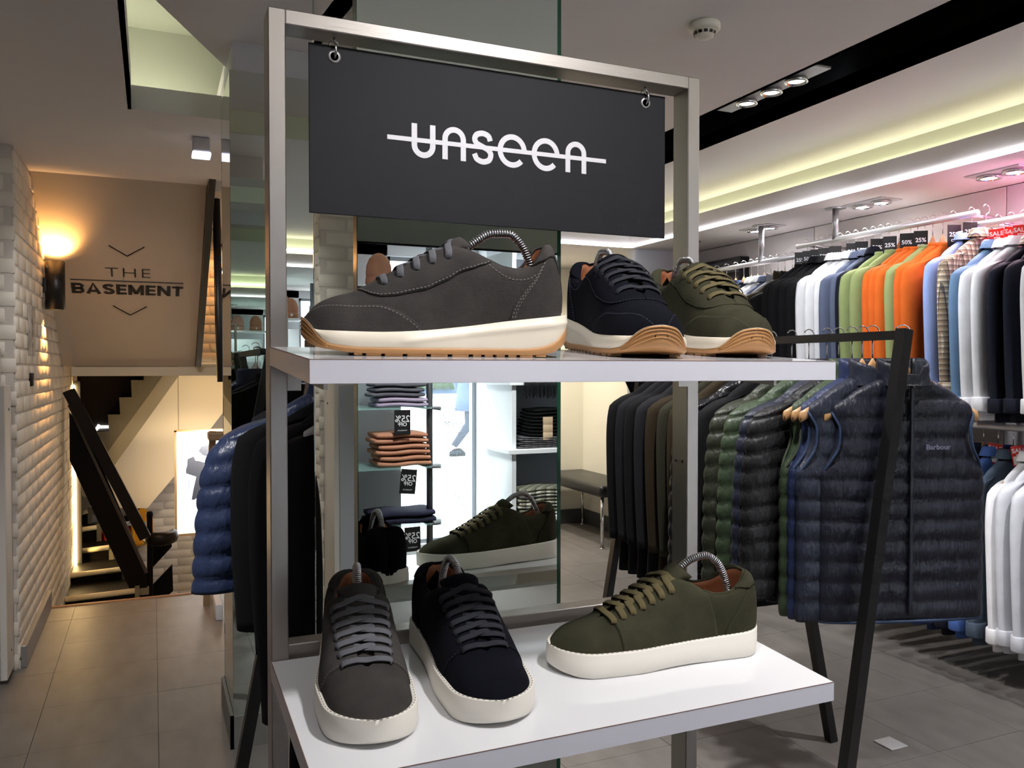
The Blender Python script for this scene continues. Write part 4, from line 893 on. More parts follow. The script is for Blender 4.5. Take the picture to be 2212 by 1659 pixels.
# hanger prototype: local z=0 at the neck base of a garment, rail axis at z=+HK
HK = 0.135
def hanger_mesh(w=0.215, thick=0.011):
    rings = []
    for x in np.linspace(-w, w, 27):
        u = abs(x) / w; z = -0.020 - 0.098 * u ** 1.3 + 0.050 * max(0.0, 1 - u / 0.24) ** 1.2; hh = 0.015 * (1 - 0.15 * u) + 0.004 * u + 0.016 * max(0.0, 1 - u / 0.24); rings.append([(x, 0.005 * u - thick / 2 * c * (1 + 0.5 * u), z + hh * s) for c, s in [(math.cos(a), math.sin(a)) for a in np.linspace(0, 2 * PI, 12, endpoint=False)]])
    hook = [(0, 0, 0.03), (0, 0, 0.08)] + [(0.021 * math.sin(a) * 1.0, 0, HK - 0.021 * math.cos(a)) for a in np.linspace(0.0, 4.2, 20)]
    a = mk('arm', *loft(rings), WOOD, None); b = mk('hook', *tube(hook, 0.0019, 7), CHROME, None)
    d = (a.data, b.data); bpy.data.objects.remove(a); bpy.data.objects.remove(b); return d
HM = hanger_mesh()
WHP = mat('white_hanger', (226, 228, 232), 0.35)
def hanger(loc, rz, label, group, m=None, sx=1.0):
    r = bpy.data.objects.new('hanger', None); COL.objects.link(r); r.location = loc; r.rotation_euler = (0, 0, rz); r.empty_display_size = 0.03; tag(r, label, 'hanger', group); r.scale = (sx, 1, 1)
    for nm, me in (('arm', HM[0]), ('hook', HM[1])):
        o = bpy.data.objects.new(nm, me); COL.objects.link(o); o.parent = r
        if m and nm == 'arm': setmat(o, m)
    return r
def cloth(n, c, rough=0.9): return mat('cloth_' + n, c, rough, var=0.07, vscale=14, bump=0.25, bscale=600, sheen=0.15, spec=0.2)
def nylon(n, c, rough=0.46): return mat('nylon_' + n, c, rough, var=0.12, vscale=16, bump=0.55, bscale=26, spec=0.35, bdist=0.012, stretch=(1.6, 1.6, 0.7))
BLKC, CHAR, BRN, OLC = cloth('black', (17, 17, 19)), cloth('charcoal', (29, 29, 32)), cloth('brown', (44, 36, 22)), cloth('olive', (42, 41, 29))
NNAVY, NBLUE, NGRN, NBLK, NSHINY, NOLV, NSLATE = nylon('navy', (25, 27, 39)), nylon('blue', (36, 46, 78)), nylon('green', (56, 70, 50)), nylon('black', (22, 22, 24), 0.5), nylon('shiny_black', (26, 27, 30), 0.26), nylon('olive', (46, 50, 38)), nylon('slate', (34, 38, 52))
TRIM = mat('blue_trim', (28, 48, 78), 0.7); GTRIM = mat('green_trim', (54, 62, 44), 0.7)

# ---- near black rack on the right
RZ, RX = 1.45, 2.0
rk = thing('clothes_rack', 'black square tube clothes rack with vests and quilted jackets', 'clothes rack', (RX, 2.4, 0))
mk('rail', *sqtube((RX, 1.735, RZ - 0.004), (RX, 3.15, RZ - 0.004), 0.026, 0.026), BLACKM, rk, False)
mk('leg', *sqtube((RX, 1.75, RZ + 0.012), (RX - 0.245, 1.75, 0.0), 0.034, 0.034, (0, 1, 0)), BLACKM, rk, False)
mk('leg', *sqtube((RX + 0.01, 2.36, RZ - 0.02), (RX + 0.245, 2.265, 0.0), 0.032, 0.032, (0, 1, 0)), BLACKM, rk, False)
mk('leg', *sqtube((RX, 3.13, RZ - 0.02), (RX - 0.245, 3.13, 0.0), 0.032, 0.032, (0, 1, 0)), BLACKM, rk, False)
NZ = RZ - HK + 0.007
rlist = [(1.800, 'vest', NNAVY, -0.30, 'navy quilted vest at the near end of the black rack, front and zip facing out', TRIM), (1.865, 'vest', NSLATE, -0.16, 'navy quilted vest hanging second from the near end of the black rack', TRIM),
         (1.905, 'vest', NBLUE, -0.12, 'blue quilted vest hanging third from the near end of the black rack', TRIM), (1.945, 'vest', NGRN, -0.10, 'green quilted vest hanging fourth from the near end of the black rack', GTRIM),
         (2.00, 'puffer', NBLK, -0.14, 'black quilted jacket with long sleeve right behind the green vest', None), (2.05, 'puffer', NSLATE, -0.10, 'dark slate quilted jacket behind the black quilted jacket', None), (2.13, 'puffer', NGRN, -0.08, 'green quilted jacket in the middle of the black rack', None),
         (2.21, 'puffer', NOLV, -0.06, 'dark olive quilted jacket left of the green quilted jacket', None), (2.31, 'coat', BLKC, -0.05, 'matte black jacket left of the dark olive quilted jacket', None), (2.39, 'puffer', NSHINY, -0.10, 'shiny black puffer jacket beside the right steel post', None),
         (2.48, 'coat', BRN, -0.05, 'brown jacket right of the steel post on the black rack', None), (2.55, 'coat', OLC, -0.04, 'olive brown jacket behind the right steel post', None), (2.63, 'coat', BRN, -0.03, 'dark brown jacket just left of the steel post', None),
         (2.71, 'coat', CHAR, -0.02, 'charcoal coat left of the dark brown jacket', None), (2.78, 'coat', BLKC, -0.03, 'black coat third from the far end of the black rack', None), (2.85, 'coat', CHAR, -0.02, 'charcoal coat second from the far end of the black rack', None), (2.92, 'coat', BLKC, -0.02, 'black coat at the far end of the black rack', None)]
for i, (yy, kd, m, rz, lb, trim) in enumerate(rlist):
    g = hang({'vest': 'quilted_vest', 'puffer': 'quilted_jacket', 'coat': 'jacket'}[kd], lb, kd, m, (RX + (0.05 if i == 0 else 0), yy, NZ), rz, 'garments on the near black rack', i % 3 if kd != 'vest' else i, trim, 'vest' if kd == 'vest' else 'jacket', ('armhole_trim',))
    if i == 0: vest0 = g
    hanger((RX + (0.05 if i == 0 else 0), yy, NZ), rz, f'pale wooden hanger, {ORD[i + 1]} from the near end of the black rack', 'wooden hangers on the black rack', None, 1.13 if kd == 'vest' else 1.0)
# zip, placket and chest lettering on the front vest (local coordinates)
zp = [(0.005, -0.036 - 0.008, z) for z in np.linspace(0.055, -0.70, 30)]
def vest_part(nm, VF, m, smooth=True): return mk(nm, VF[0], VF[1], m, vest0, smooth, False)
vest_part('zip', cat(ribbon([np.array(p) for p in zp], [np.array((0, -1.0, 0))] * 30, 0.012, 0.006)), mat('zip_navy', (20, 24, 40), 0.5))
vest_part('zip_pull', cat(tube([(0.005, -0.05, 0.01), (0.005, -0.053, -0.02)], 0.0025, 6), lathe([(0.004, -0.001), (0.006, -0.001), (0.006, 0.001), (0.004, 0.001)], 12, (0.005, -0.053, -0.026), 'y')), BLACKP)
vest_part('hem_trim', tube([(0.256 * math.cos(a), 0.033 * math.sin(a), -0.722) for a in np.linspace(0, 2 * PI, 40)], 0.005, 6, False), TRIM)
tb = text('chest_lettering', 'Barbour', 0.021, Matrix.Translation((0.085, -0.0485, -0.205)) @ Matrix.Rotation(PI / 2, 4, 'X'), mat('thread_print', (112, 114, 136), 0.7), vest0, 0.0003, 1.1, 0.0004)

# ---- left rack behind the stand
LX = 0.43; LRZ = 1.42
lk = thing('clothes_rack', 'black clothes rack with dark garments behind the left post', 'clothes rack', (LX, 2.0, 0))
mk('rail', *sqtube((LX, 1.55, LRZ), (LX, 2.52, LRZ), 0.026, 0.026), BLACKM, lk, False)
mk('leg', *sqtube((0.462, 2.5, LRZ + 0.02), (0.193, 2.5, 0.0), 0.034, 0.034, (0, 1, 0)), BLACKM, lk, False)
mk('leg', *sqtube((LX, 1.6, LRZ), (0.66, 1.62, 0.0), 0.034, 0.034, (0, 1, 0)), BLACKM, lk, False)
LN = LRZ - HK + 0.010
llist = [('jacket', 1.68, 'coat', BLKC, 0.06, 'long black coat on a white hanger right of the left post', WHP, 0.06, (1.0, 1.15, 0.95)), ('sweatshirt', 1.86, 'sweat', BLKC, 0.10, 'black sweatshirt with ribbed cuffs just left of the steel post', None, 0.05, (0.98, 1.15, 0.86)), ('jacket', 1.96, 'coat', BLKC, 0.05, 'long black jacket hanging between the puffer and black sweatshirt', None, 0.04, (1.0, 1.15, 0.80)),
         ('quilted_jacket', 2.12, 'puffer_short', nylon('bright_navy', (46, 58, 88), 0.36), 0.16, 'navy puffer jacket at left of the left rack, beside the light box', None, 0.02, (1.04, 1.15, 0.93)), ('jacket', 2.26, 'coat', CHAR, 0.0, 'charcoal coat at the far end of the left rack', None, 0.06, (0.85, 1.1, 0.6)), ('jacket', 2.36, 'coat', BLKC, 0.0, 'black coat second from the far end of the left rack', None, 0.08, (0.85, 1.1, 0.6))]
for i, (nm, yy, kd, m, rz, lb, hm, dx, scl) in enumerate(llist):
    hang(nm, lb, kd, m, (LX + dx, yy, LN), rz, 'garments on the left rack', i % 3, cat_='sweatshirt' if kd == 'sweat' else 'jacket', scale=scl)
    hanger((LX + dx, yy, LN + (0.03 if hm else 0)), rz, 'white plastic hanger in the black coat beside the left post' if hm else f'wooden hanger, {ORD[i + 1]} from the near end of the left rack', 'hangers on the left rack', hm)

# ---- right wall: two upper rails, lower rail
def rail(name, label, x, y0, y1, z, poles, m=RAILM, r=0.0145):
    t = thing(name, label, 'clothes rail', (x, (y0 + y1) / 2, z)); mk('bar', *tube([(x, y0, z), (x, y1, z)], r, 14), m, t)
    for yy in poles: mk('support_pole', *cat(tube([(x + 0.0, yy, z), (x + 0.0, yy, ZS - 0.004)], 0.0175, 12), lathe([(0.055, 0), (0.055, -0.004), (0.0, -0.004)], 20, (x, yy, ZS))), mat('satin_pole', (176, 176, 178), 0.35, 0.8), t)
    for yy in (y0 + 0.06, y1 - 0.06): mk('wall_bracket', *tube([(x, yy, z), (3.745, yy, z)], 0.009, 8), CHROME, t)
    return t
WX = 3.42
rail('clothes_rail', 'chrome wall rail at the far end of the right wall', WX, 3.74, 4.95, 1.995, (4.05, 4.75))
rail('clothes_rail', 'chrome wall rail holding orange and green sweatshirts', WX, 2.60, 3.74, 2.05, (3.45,))
rail('clothes_rail', 'chrome wall rail with red tagged shirts at the right edge', WX, 1.2, 2.60, 1.995, (2.28,))
rail('clothes_rail', 'lower chrome wall rail carrying pale grey shirts', WX, 1.2, 3.6, 1.09, ())
C_ = {'orange': cloth('orange', (208, 98, 34)), 'green': cloth('sage', (140, 152, 100)), 'white': cloth('white', (226, 226, 228)), 'light blue': cloth('light_blue', (150, 170, 222)), 'denim blue': cloth('denim', (104, 134, 166)), 'slate blue': cloth('slate', (92, 100, 122)),
      'navy': cloth('navy', (22, 25, 36)), 'black': BLKC, 'brown': BRN, 'grey': cloth('grey', (122, 122, 126)), 'pale grey': cloth('pale_grey', (196, 198, 204)), 'dark slate': cloth('dark_slate', (70, 82, 96)), 'mid blue': cloth('mid_blue', (70, 98, 160)), 'dark denim': cloth('dark_denim', (48, 62, 92)),
      'brown check': check_mat('brown_check', (214, 200, 176), (120, 92, 62), (36, 36, 52), 0.024), 'pale check': check_mat('pale_check', (222, 220, 216), (170, 168, 166), (96, 96, 104), 0.03)}
up3 = [(2.18, 'shirt', 'white'), (2.26, 'shirt', 'navy'), (2.32, 'shirt', 'navy'), (2.385, 'shirt', 'white'), (2.44, 'shirt', 'white'), (2.50, 'shirt', 'denim blue')]
up2 = [(2.56, 'shirt', 'brown check'), (2.63, 'shirt', 'light blue'), (2.725, 'sweat', 'orange'), (2.78, 'sweat', 'orange'), (2.835, 'sweat', 'green'), (2.88, 'sweat', 'orange'), (2.92, 'sweat', 'orange'), (2.96, 'sweat', 'orange'), (3.03, 'sweat', 'green'), (3.09, 'sweat', 'green'), (3.14, 'shirt', 'navy'), (3.19, 'shirt', 'slate blue'), (3.245, 'shirt', 'slate blue'), (3.305, 'shirt', 'white'), (3.36, 'shirt', 'white'), (3.415, 'shirt', 'white'), (3.48, 'shirt', 'black'), (3.54, 'shirt', 'black'), (3.60, 'sweat', 'black'), (3.66, 'sweat', 'black')]
up1 = [(3.78, 'coat', 'black'), (3.84, 'coat', 'brown'), (3.90, 'coat', 'grey'), (3.96, 'shirt', 'slate blue'), (4.02, 'shirt', 'white'), (4.08, 'shirt', 'white'), (4.14, 'sweat', 'navy'), (4.21, 'sweat', 'black'), (4.29, 'shirt', 'dark denim'), (4.38, 'sweat', 'green'), (4.48, 'shirt', 'white'), (4.58, 'coat', 'black')]
low = [(2.13, 'shirt', 'pale grey'), (2.20, 'shirt', 'pale grey'), (2.265, 'shirt', 'pale grey'), (2.32, 'shirt', 'white'), (2.42, 'shirt', 'dark slate'), (2.49, 'shirt', 'mid blue'), (2.56, 'shirt', 'navy'), (2.64, 'shirt', 'dark denim'), (2.72, 'shirt', 'mid blue'), (2.80, 'shirt', 'dark denim'), (2.90, 'shirt', 'white'), (3.0, 'sweat', 'black'), (3.12, 'shirt', 'dark denim'), (3.25, 'sweat', 'black')]
rw = random.Random(11); TRIMCHK = check_mat('trim_check', (216, 206, 190), (130, 110, 88), (40, 40, 52), 0.016)
for lst, zr, where, hl in ((up3, 1.995, 'right edge upper wall rail', 'wooden hanger on the upper wall rail at the right edge'), (up2, 2.05, 'middle upper wall rail', 'wooden hanger on the middle upper wall rail'), (up1, 1.995, 'far upper wall rail', 'wooden hanger on the far upper wall rail'), (low, 1.09, 'lower wall rail', 'wooden hanger on the lower wall rail')):
    seen = {}
    for i, (yy, kd, cn) in enumerate(lst):
        noun = {'shirt': 'shirt', 'sweat': 'sweatshirt', 'coat': 'jacket'}[kd]
        lb = f'{cn} {noun}, {ORD[i + 1]} from the near end of the {where}'
        dz = rw.uniform(-0.006, 0.006); rz = rw.uniform(-0.07, 0.03) - 0.03
        tr = TRIMCHK if (cn == 'navy' and lst is up3) else None
        hang(noun, lb, kd, C_[cn], (WX, yy, zr - HK + 0.0145 + dz - 0.006), rz, 'garments on the ' + where, rw.randrange(3), tr, noun, ('collar',), (1, 0.86, 1.0 if lst is not low else 1.06))
        hanger((WX, yy, zr - HK + 0.0145 - 0.006), rz, f'wooden hanger, {ORD[i + 1]} from the near end of the {where}', 'wooden hangers on the ' + where)
# ---- price tags hanging from the hangers
def price_tag(loc, rz, lines, card, label, group, w=0.058, h=0.085, tilt=0.0, blank=True):
    r = bpy.data.objects.new('price_tag', None); COL.objects.link(r); r.location = loc; r.rotation_euler = (0, tilt, rz); r.empty_display_size = 0.02; tag(r, label, 'price tag', group)
    mk('card', *rbx(-w / 2, w / 2, -0.0012, 0.0012, -h, 0, 0.0004, 1), card, r, False, False)
    for body_, size, z in lines:
        text('lettering', body_, size, Matrix.Translation((0, -0.0016, z)) @ Matrix.Rotation(PI / 2, 4, 'X'), TEXTW, r, 0.0002, 1.0, 0.0006)
    if blank: mk('price_panel', *bx(-w / 2 + 0.004, w / 2 - 0.004, -0.0018, -0.0013, -h + 0.005, -h * 0.52), mat('price_paper', (226, 224, 220), 0.6), r, False, False)
for i, (yy, rz, t) in enumerate(((2.22, -0.5, 0.1), (2.28, -0.7, -0.15), (2.34, -0.6, 0.2), (2.40, -0.65, -0.05), (2.45, -0.6, 0.12), (2.51, -0.75, -0.1), (2.57, -0.6, 0.05))):
    price_tag((WX - 0.03 - 0.02 * (i % 2), yy - 0.035, 1.955), rz, (('SALE', 0.026, -0.022), ('price', 0.012, -0.038)), RED, f'red sale tag, {ORD[i + 1]} from the near end of the upper wall rail', 'red sale tags on the upper rail', tilt=t)
for i, (yy, s, rz) in enumerate(((2.62, '25', -0.5), (2.70, '25', -0.4), (2.88, '25', -0.7), (2.96, '50', -0.8), (3.06, '25', -0.8), (3.14, '50', -0.7), (3.24, '50', -0.7), (3.30, '25', -0.75), (3.42, '50', -0.7), (3.50, '50', -0.7), (3.56, '50', -0.7), (3.62, '50', -0.7), (3.68, '25', -0.7))):
    price_tag((WX - 0.05, yy - 0.02, 2.005), rz, ((s + '%', 0.028, -0.045), ('OFF', 0.017, -0.072)), BLKCARD, f'black {s} percent off tag, {ORD[i + 1]} from the near end of the middle rail', 'black discount tags on the middle rail', 0.062, 0.10, blank=False)
for i, (yy, rz, t) in enumerate(((2.16, -0.6, 0.25), (2.27, -0.7, -0.2), (2.40, -0.6, -0.15), (2.50, -0.7, 0.15))):
    price_tag((WX - 0.05, yy - 0.035, 1.02), rz, (('SALE', 0.026, -0.022), ('price', 0.012, -0.038)), RED, f'red sale tag, {ORD[i + 1]} from the near end of the lower wall rail', 'red sale tags on the lower rail', tilt=t)

# ---- fitting room: bench and tied curtain
bn = thing('bench', 'black padded bench on chrome legs by the cream wall', 'bench', (3.2, 5.8, 0))
mk('seat', *rbx(3.03, 3.43, 5.33, 6.35, 0.385, 0.475, 0.03, 3), mat('black_vinyl', (26, 26, 27), 0.35), bn)
for (xx, yy) in ((3.07, 5.38), (3.40, 5.38), (3.07, 6.30), (3.40, 6.30)):
    mk('leg', *cat(tube([(xx, yy, 0.0), (xx, yy, 0.39)], 0.013, 12), lathe([(0.0, 0.0), (0.024, 0.0), (0.024, 0.006), (0.0, 0.006)], 16, (xx, yy, 0))), CHROME, bn)
ct = thing('curtain', 'dark fitting room curtain tied back with a cord', 'curtain', (3.02, 4.85, 0.4))
rings = []
for z in np.linspace(1.62, 0.35, 40):
    tie = math.exp(-((z - 1.06) / 0.28) ** 2); wd = 0.16 * (1 - 0.72 * tie); rings.append([(3.08 + wd * math.cos(a) * (1 + 0.16 * math.sin(9 * a)) + 0.05 * tie, 4.95 + 0.07 * (1 - 0.5 * tie) * math.sin(a) * (1 + 0.25 * math.sin(9 * a)), z) for a in np.linspace(0, 2 * PI, 54, endpoint=False)])
mk('drape', *loft(rings), BLKC, ct); mk('rod', *tube([(2.86, 4.95, 1.63), (3.30, 4.95, 1.63), (3.30, 5.2, 1.63)], 0.012, 10), CHROME, ct)
mk('tie_cord', *tube([(3.13 + 0.062 * math.cos(a), 4.95 + 0.05 * math.sin(a), 1.06) for a in np.linspace(0, 2 * PI, 24)], 0.006, 8, False), mat('cord_cream', (200, 192, 170), 0.8), ct)
# ------------------------------------------------------------------ outer shell above and around, added to stop sky light leaking in
struct(mk('roof_light_block', *bx(-1.95, 4.0, -3.6, 8.2, 3.0, 3.1), CEILM, None, False), 'unseen slab over the shop, added to keep sky light out')
struct(mk('wall_light_block', *cat(bx(-1.95, -1.8, -3.6, 8.2, -2.3, 3.0), bx(3.88, 4.0, -3.6, 8.2, -0.2, 3.0), bx(-1.95, 4.0, 8.05, 8.2, -2.3, 3.0), bx(1.02, 3.9, 6.5, 6.6, 0, 3.0), bx(-1.95, 4.0, -3.6, -3.5, 2.25, 3.0)), PLASTER, None, False), 'unseen outer walls added to keep sky light out of the shop')
struct(mk('ceiling', *bx(-1.8, 1.0, 4.9, 8.06, 2.46, 2.52), CEILM, None, False), 'unseen ceiling over the stairwell, added to keep sky light out')
struct(mk('wall_leak_block', *bx(-1.8, 1.02, 5.20, 5.28, -1.7, -0.19), PLASTER, None, False), 'unseen wall under the landing, added to keep light out of the stairwell')  # added below the floor to stop light leaking into the stairwell
struct(mk('floor', *bx(-1.8, 1.0, 5.28, 8.06, -1.7, -1.6), GROUT, None, False), 'basement floor below the stairs')

# ------------------------------------------------------------------ stairwell
DSTR = mat('dark_stringer', (74, 70, 58), 0.6); BLKS = mat('black_stair', (17, 15, 13), 0.5, spec=0.12); NOSE = mat('cream_nosing', (232, 220, 180), 0.5)
stc = thing('upper_stair_flight', 'dark saw-tooth stair flight climbing behind the light box', 'staircase', (-0.15, 7.4, 0.4))
saw = [(0.1471, 1.312), (-0.06, 1.312), (-0.067, 1.2524), (-0.1588, 1.2529), (-0.1532, 1.1155), (-0.2438, 1.1168), (-0.2383, 0.98), (-0.328, 0.982), (-0.319, 0.8528), (-0.4016, 0.8443), (-0.4016, 0.70), (-0.4885, 0.60), (-0.4905, 0.3835), (-0.4246, 0.453), (-0.3078, 0.6238), (-0.1039, 0.9284)]
mk('stringer', *prism(saw, 7.26, 7.32, 'y'), DSTR, stc, False)
mk('stringer_flange', *sqtube((0.155, 7.27, 1.315), (-0.50, 7.27, 0.345), 0.10, 0.03, (0, 1, 0)), mat('stringer_edge', (112, 106, 92), 0.55), stc, False)
for (x, z) in ((-0.113, 1.2526), (-0.2, 1.1162), (-0.285, 0.981), (-0.362, 0.848)): mk('tread', *rbx(x - 0.05, x + 0.05, 7.32, 7.69, z - 0.03, z, 0.004), BLKS, stc, False)
for i, (x, z) in enumerate(((-0.0635, 1.252), (-0.156, 1.116), (-0.241, 0.98), (-0.3235, 0.846))): mk('riser', *bx(x, x + 0.01, 7.32, 7.69, z, z + 0.135), BLKS, stc, False)
struct(mk('wall_under_stairs', *prism([(0.16, 1.33), (0.95, 1.33), (0.95, 1.30), (0.5836, 1.011), (0.1737, 0.4536), (-0.0494, 0.1835), (-0.47, 0.22), (-0.47, 0.40)], 7.50, 7.62, 'y'), mat('spandrel', (222, 208, 180), 0.8), None, False), 'plastered beige wall under the dark stair flight')
struct(mk('trim_6', *bx(0.196, 0.199, 7.494, 7.50, 0.48, 1.32), mat('seam_dark', (150, 136, 112), 0.8), None, False), 'vertical seam in the beige stair wall')
dv = mk('stair_dark_sheet', *cat(bx(-1.2, 0.2, 7.70, 7.75, 0.5, 1.9)), mat('stair_void', (20, 18, 17), 0.7), None, False); struct(dv, 'dark sheet standing for the void behind the stair flight')  # darkness of the void put into the sheet's colour
gl = mk('glow_plate', *cat(prism([(-0.458, 0.8186), (-0.42, 0.8821), (-0.3996, 0.8701), (-0.3345, 0.8683), (-0.3315, 0.8261), (-0.417, 0.8287), (-0.4207, 0.7908), (-0.448, 0.7917)], 7.685, 7.70, 'y')), mat('glow_white', (245, 245, 245), 0.5, emit=(255, 252, 245), estr=1.6), None, False); tag(gl, 'glowing white plate painting a bright glimpse between the stair treads', 'glow')  # bright glimpse painted as a glowing plate
g2 = mk('glow_plate', *prism([(-0.506, 0.7254), (-0.4964, 0.6568), (-0.4904, 0.573), (-0.53, 0.632)], 7.685, 7.70, 'y'), mat('glow_grey', (220, 224, 236), 0.5, emit=(225, 230, 245), estr=0.7), None, False); tag(g2, 'small glowing plate painting a pale glimpse beside the light strip', 'glow')  # second glimpse, its light put into the plate's glow
hr2 = thing('stair_handrail', 'dark polished handrail sloping down the stairwell', 'handrail', (-0.2, 6.3, -0.3))
POL = mat('polished_black', (28, 24, 20), 0.35, spec=0.2)
mk('rail', *sqtube((-0.52, 6.3, 1.20), (-0.055, 6.3, 0.165), 0.075, 0.05, (0, 1, 0)), POL, hr2, False)
mk('lower_board', *prism([(-0.52, 1.05), (-0.395, 0.8575), (-0.0453, -0.0858), (-0.0467, -0.42), (-0.105, -0.33), (-0.52, 0.72)], 6.34, 6.37, 'y'), BLKS, hr2, False)
mk('board_cap', *sqtube((-0.52, 6.345, 1.10), (-0.05, 6.345, -0.09), 0.018, 0.05, (0, 1, 0)), mat('cap_brown', (70, 62, 52), 0.4), hr2, False)
mk('newel_post', *cat(rbx(-0.047, -0.008, 6.38, 6.42, -1.2, 0.30, 0.006), lathe([(0.0, 0.02), (0.02, 0.015), (0.024, 0.0), (0.024, -0.02)], 16, (-0.027, 6.40, 0.315))), BLKS, hr2, False)
arcp = [(0.045 + 0.085 * math.cos(a), 6.46 + 0.10 * math.sin(a), 0.135) for a in np.linspace(PI, 2.05 * PI, 16)]
mk('curved_rail', *tube(arcp, 0.036, 8, True, 1.35), POL, hr2)
mk('panel', *prism([(-0.0082, 0.09), (0.1225, 0.10), (0.12, 0.03), (-0.0093, -0.11)], 6.58, 6.60, 'y'), BLKS, hr2, False)
mk('panel', *prism([(-0.0105, -0.2381), (0.1226, -0.1005), (0.1276, -0.2974), (0.03, -0.38), (-0.02, -0.40)], 6.58, 6.60, 'y'), BLKS, hr2, False)
st2 = thing('lower_stair_flight', 'black stair steps with cream nosings behind the landing edge', 'staircase', (-0.35, 6.8, -0.6))
for i, (y, z, xr) in enumerate(((6.3, -0.205, -0.125), (6.7, -0.135, -0.218), (7.1, -0.045, -0.320), (7.42, 0.063, -0.422), (7.64, 0.165, -0.50))):
    y1 = (6.3, 6.7, 7.1, 7.42, 7.64, 7.7)[i + 1]
    s_ = mk('step', *bx(-0.551, xr, y, y1, z - 0.35, z), BLKS, st2, False)
    mk('nosing', *tube([(-0.551, y - 0.004, z - 0.008), (xr, y - 0.004, z + 0.006)], 0.020, 8), NOSE, s_)
    mk('string_edge', *cat(bx(xr, xr + 0.03, y - 0.01, y + 0.04, z - 0.32, z + 0.03), bx(xr, xr + 0.09, y, y1, z - 0.03, z + 0.01)), mat('string_grey', (128, 122, 100), 0.6), s_, False)
# light box poster
lb_ = thing('light_box', 'glowing white light box poster with a blue grey figure', 'light box', (0.33, 6.92, 0.06))
mk('frame', *cat(bx(0.150, 0.166, 6.89, 6.95, 0.05, 0.865), bx(0.60, 0.616, 6.89, 6.95, 0.05, 0.865), bx(0.150, 0.616, 6.89, 6.95, 0.045, 0.062), bx(0.150, 0.616, 6.89, 6.95, 0.855, 0.868)), mat('pale_wood', (206, 176, 134), 0.5), lb_, False)
mk('diffuser', *bx(0.165, 0.602, 6.905, 6.94, 0.06, 0.858), mat('light_box_face', (255, 255, 255), 0.4, emit=(236, 242, 255), estr=1.0), lb_, False)
BLUEP = mat('poster_blue', (92, 104, 134), 0.6); SKYP = mat('poster_pale', (176, 188, 222), 0.6, emit=(170, 184, 220), estr=0.5)
mk('figure_print', *prism([(0.2877, 0.66), (0.305, 0.625), (0.33, 0.622), (0.3483, 0.6142), (0.42, 0.60), (0.42, 0.39), (0.36, 0.37), (0.2921, 0.3199), (0.2719, 0.3212), (0.285, 0.40), (0.307, 0.50), (0.2331, 0.53), (0.232, 0.56), (0.2402, 0.5831), (0.245, 0.64)], 6.903, 6.905, 'y'), BLUEP, lb_, False)
mk('figure_print', *prism([(0.2888, 0.8085), (0.3192, 0.8111), (0.3255, 0.7457), (0.2984, 0.7322)], 6.903, 6.905, 'y'), SKYP, lb_, False)
mk('figure_print', *prism([(0.325, 0.70), (0.345, 0.735), (0.40, 0.745), (0.42, 0.69), (0.40, 0.655), (0.36, 0.665)], 6.903, 6.905, 'y'), BLUEP, lb_, False)
mk('figure_print', *prism([(0.238, 0.52), (0.262, 0.51), (0.262, 0.44), (0.252, 0.36), (0.246, 0.45)], 6.903, 6.905, 'y'), SKYP, lb_, False)
wp = thing('wooden_easel_post', 'pale wooden stand post behind the navy puffer jacket', 'stand', (0.28, 5.0, 0))
mk('post', *cat(sqtube((0.312, 5.0, 0.99), (0.272, 5.0, 0.0), 0.036, 0.036, (0, 1, 0))), mat('stand_oak', (150, 124, 92), 0.5, var=0.1), wp, False)
mk('ledge', *rbx(0.285, 0.375, 4.93, 5.06, 0.94, 0.985, 0.008), mat('stand_oak', (150, 124, 92), 0.5, var=0.1), wp, False)
# basement display glimpsed through the railings
hang('sweatshirt', 'mustard yellow top hanging beyond the stair railing', 'sweat', cloth('mustard', (226, 158, 40)), (-0.095, 7.78, 0.14), 0.3, None, 1, cat_='sweatshirt', scale=(0.30, 0.5, 0.42))
for i, (x, cn, c) in enumerate(((-0.40, 'orange', (232, 96, 50)), (-0.36, 'coral red', (226, 80, 56)), (-0.19, 'scarlet', (210, 60, 50)))):
    hang('shirt', f'{cn} top on the basement rail beyond the stairs', 'shirt', cloth(cn.replace(' ', '_'), c), (x, 7.80, -0.02), 1.2, 'tops on the basement rail', 1, cat_='shirt', scale=(0.25, 0.5, 0.24))
bs = thing('basement_shelf', 'grey shelf with shoes glimpsed below the stairs', 'shelf', (-0.3, 7.82, -0.02)); mk('board', *rbx(-0.48, -0.06, 7.74, 7.90, 0.005, 0.03, 0.003), mat('shelf_grey', (172, 170, 164), 0.5), bs, False); mk('rail', *tube([(-0.48, 7.80, -0.012), (-0.06, 7.80, -0.012)], 0.008, 8), CHROME, bs)
for i, x in enumerate((-0.30, -0.22, -0.14)):
    shx = thing('shoe', f'small white shoe, {ORD[i + 1]} from the left on the basement shelf', 'shoe', (x, 7.79, 0.03), 'shoes on the basement shelf')
    mk('sole', *loft([ell(x, 7.79, 0.03, 0.030, 0.045, 16), ell(x, 7.79, 0.042, 0.032, 0.047, 16)]), TEXTW, shx); mk('upper', *loft([ell(x, 7.79, 0.042, 0.029, 0.043, 16), ell(x, 7.80, 0.062, 0.026, 0.034, 16), ell(x, 7.815, 0.08, 0.018, 0.018, 16)]), BLKC if i % 2 else mat('shoe_grey', (180, 178, 176), 0.7), shx)
spot('stair_fill_spot', (0.45, 6.6, 1.28), (0.35, 7.5, 0.7), 10, (255, 226, 180), 1.8)  # fill spots added to light the stairwell, without fittings
spot('stair_fill_spot', (0.45, 6.7, 0.9), (0.1, 7.8, -0.5), 12, (255, 230, 190), 2.2)
spot('stair_fill_spot', (0.62, 6.6, 2.40), (0.55, 6.99, 1.8), 12, (255, 178, 104), 1.6)

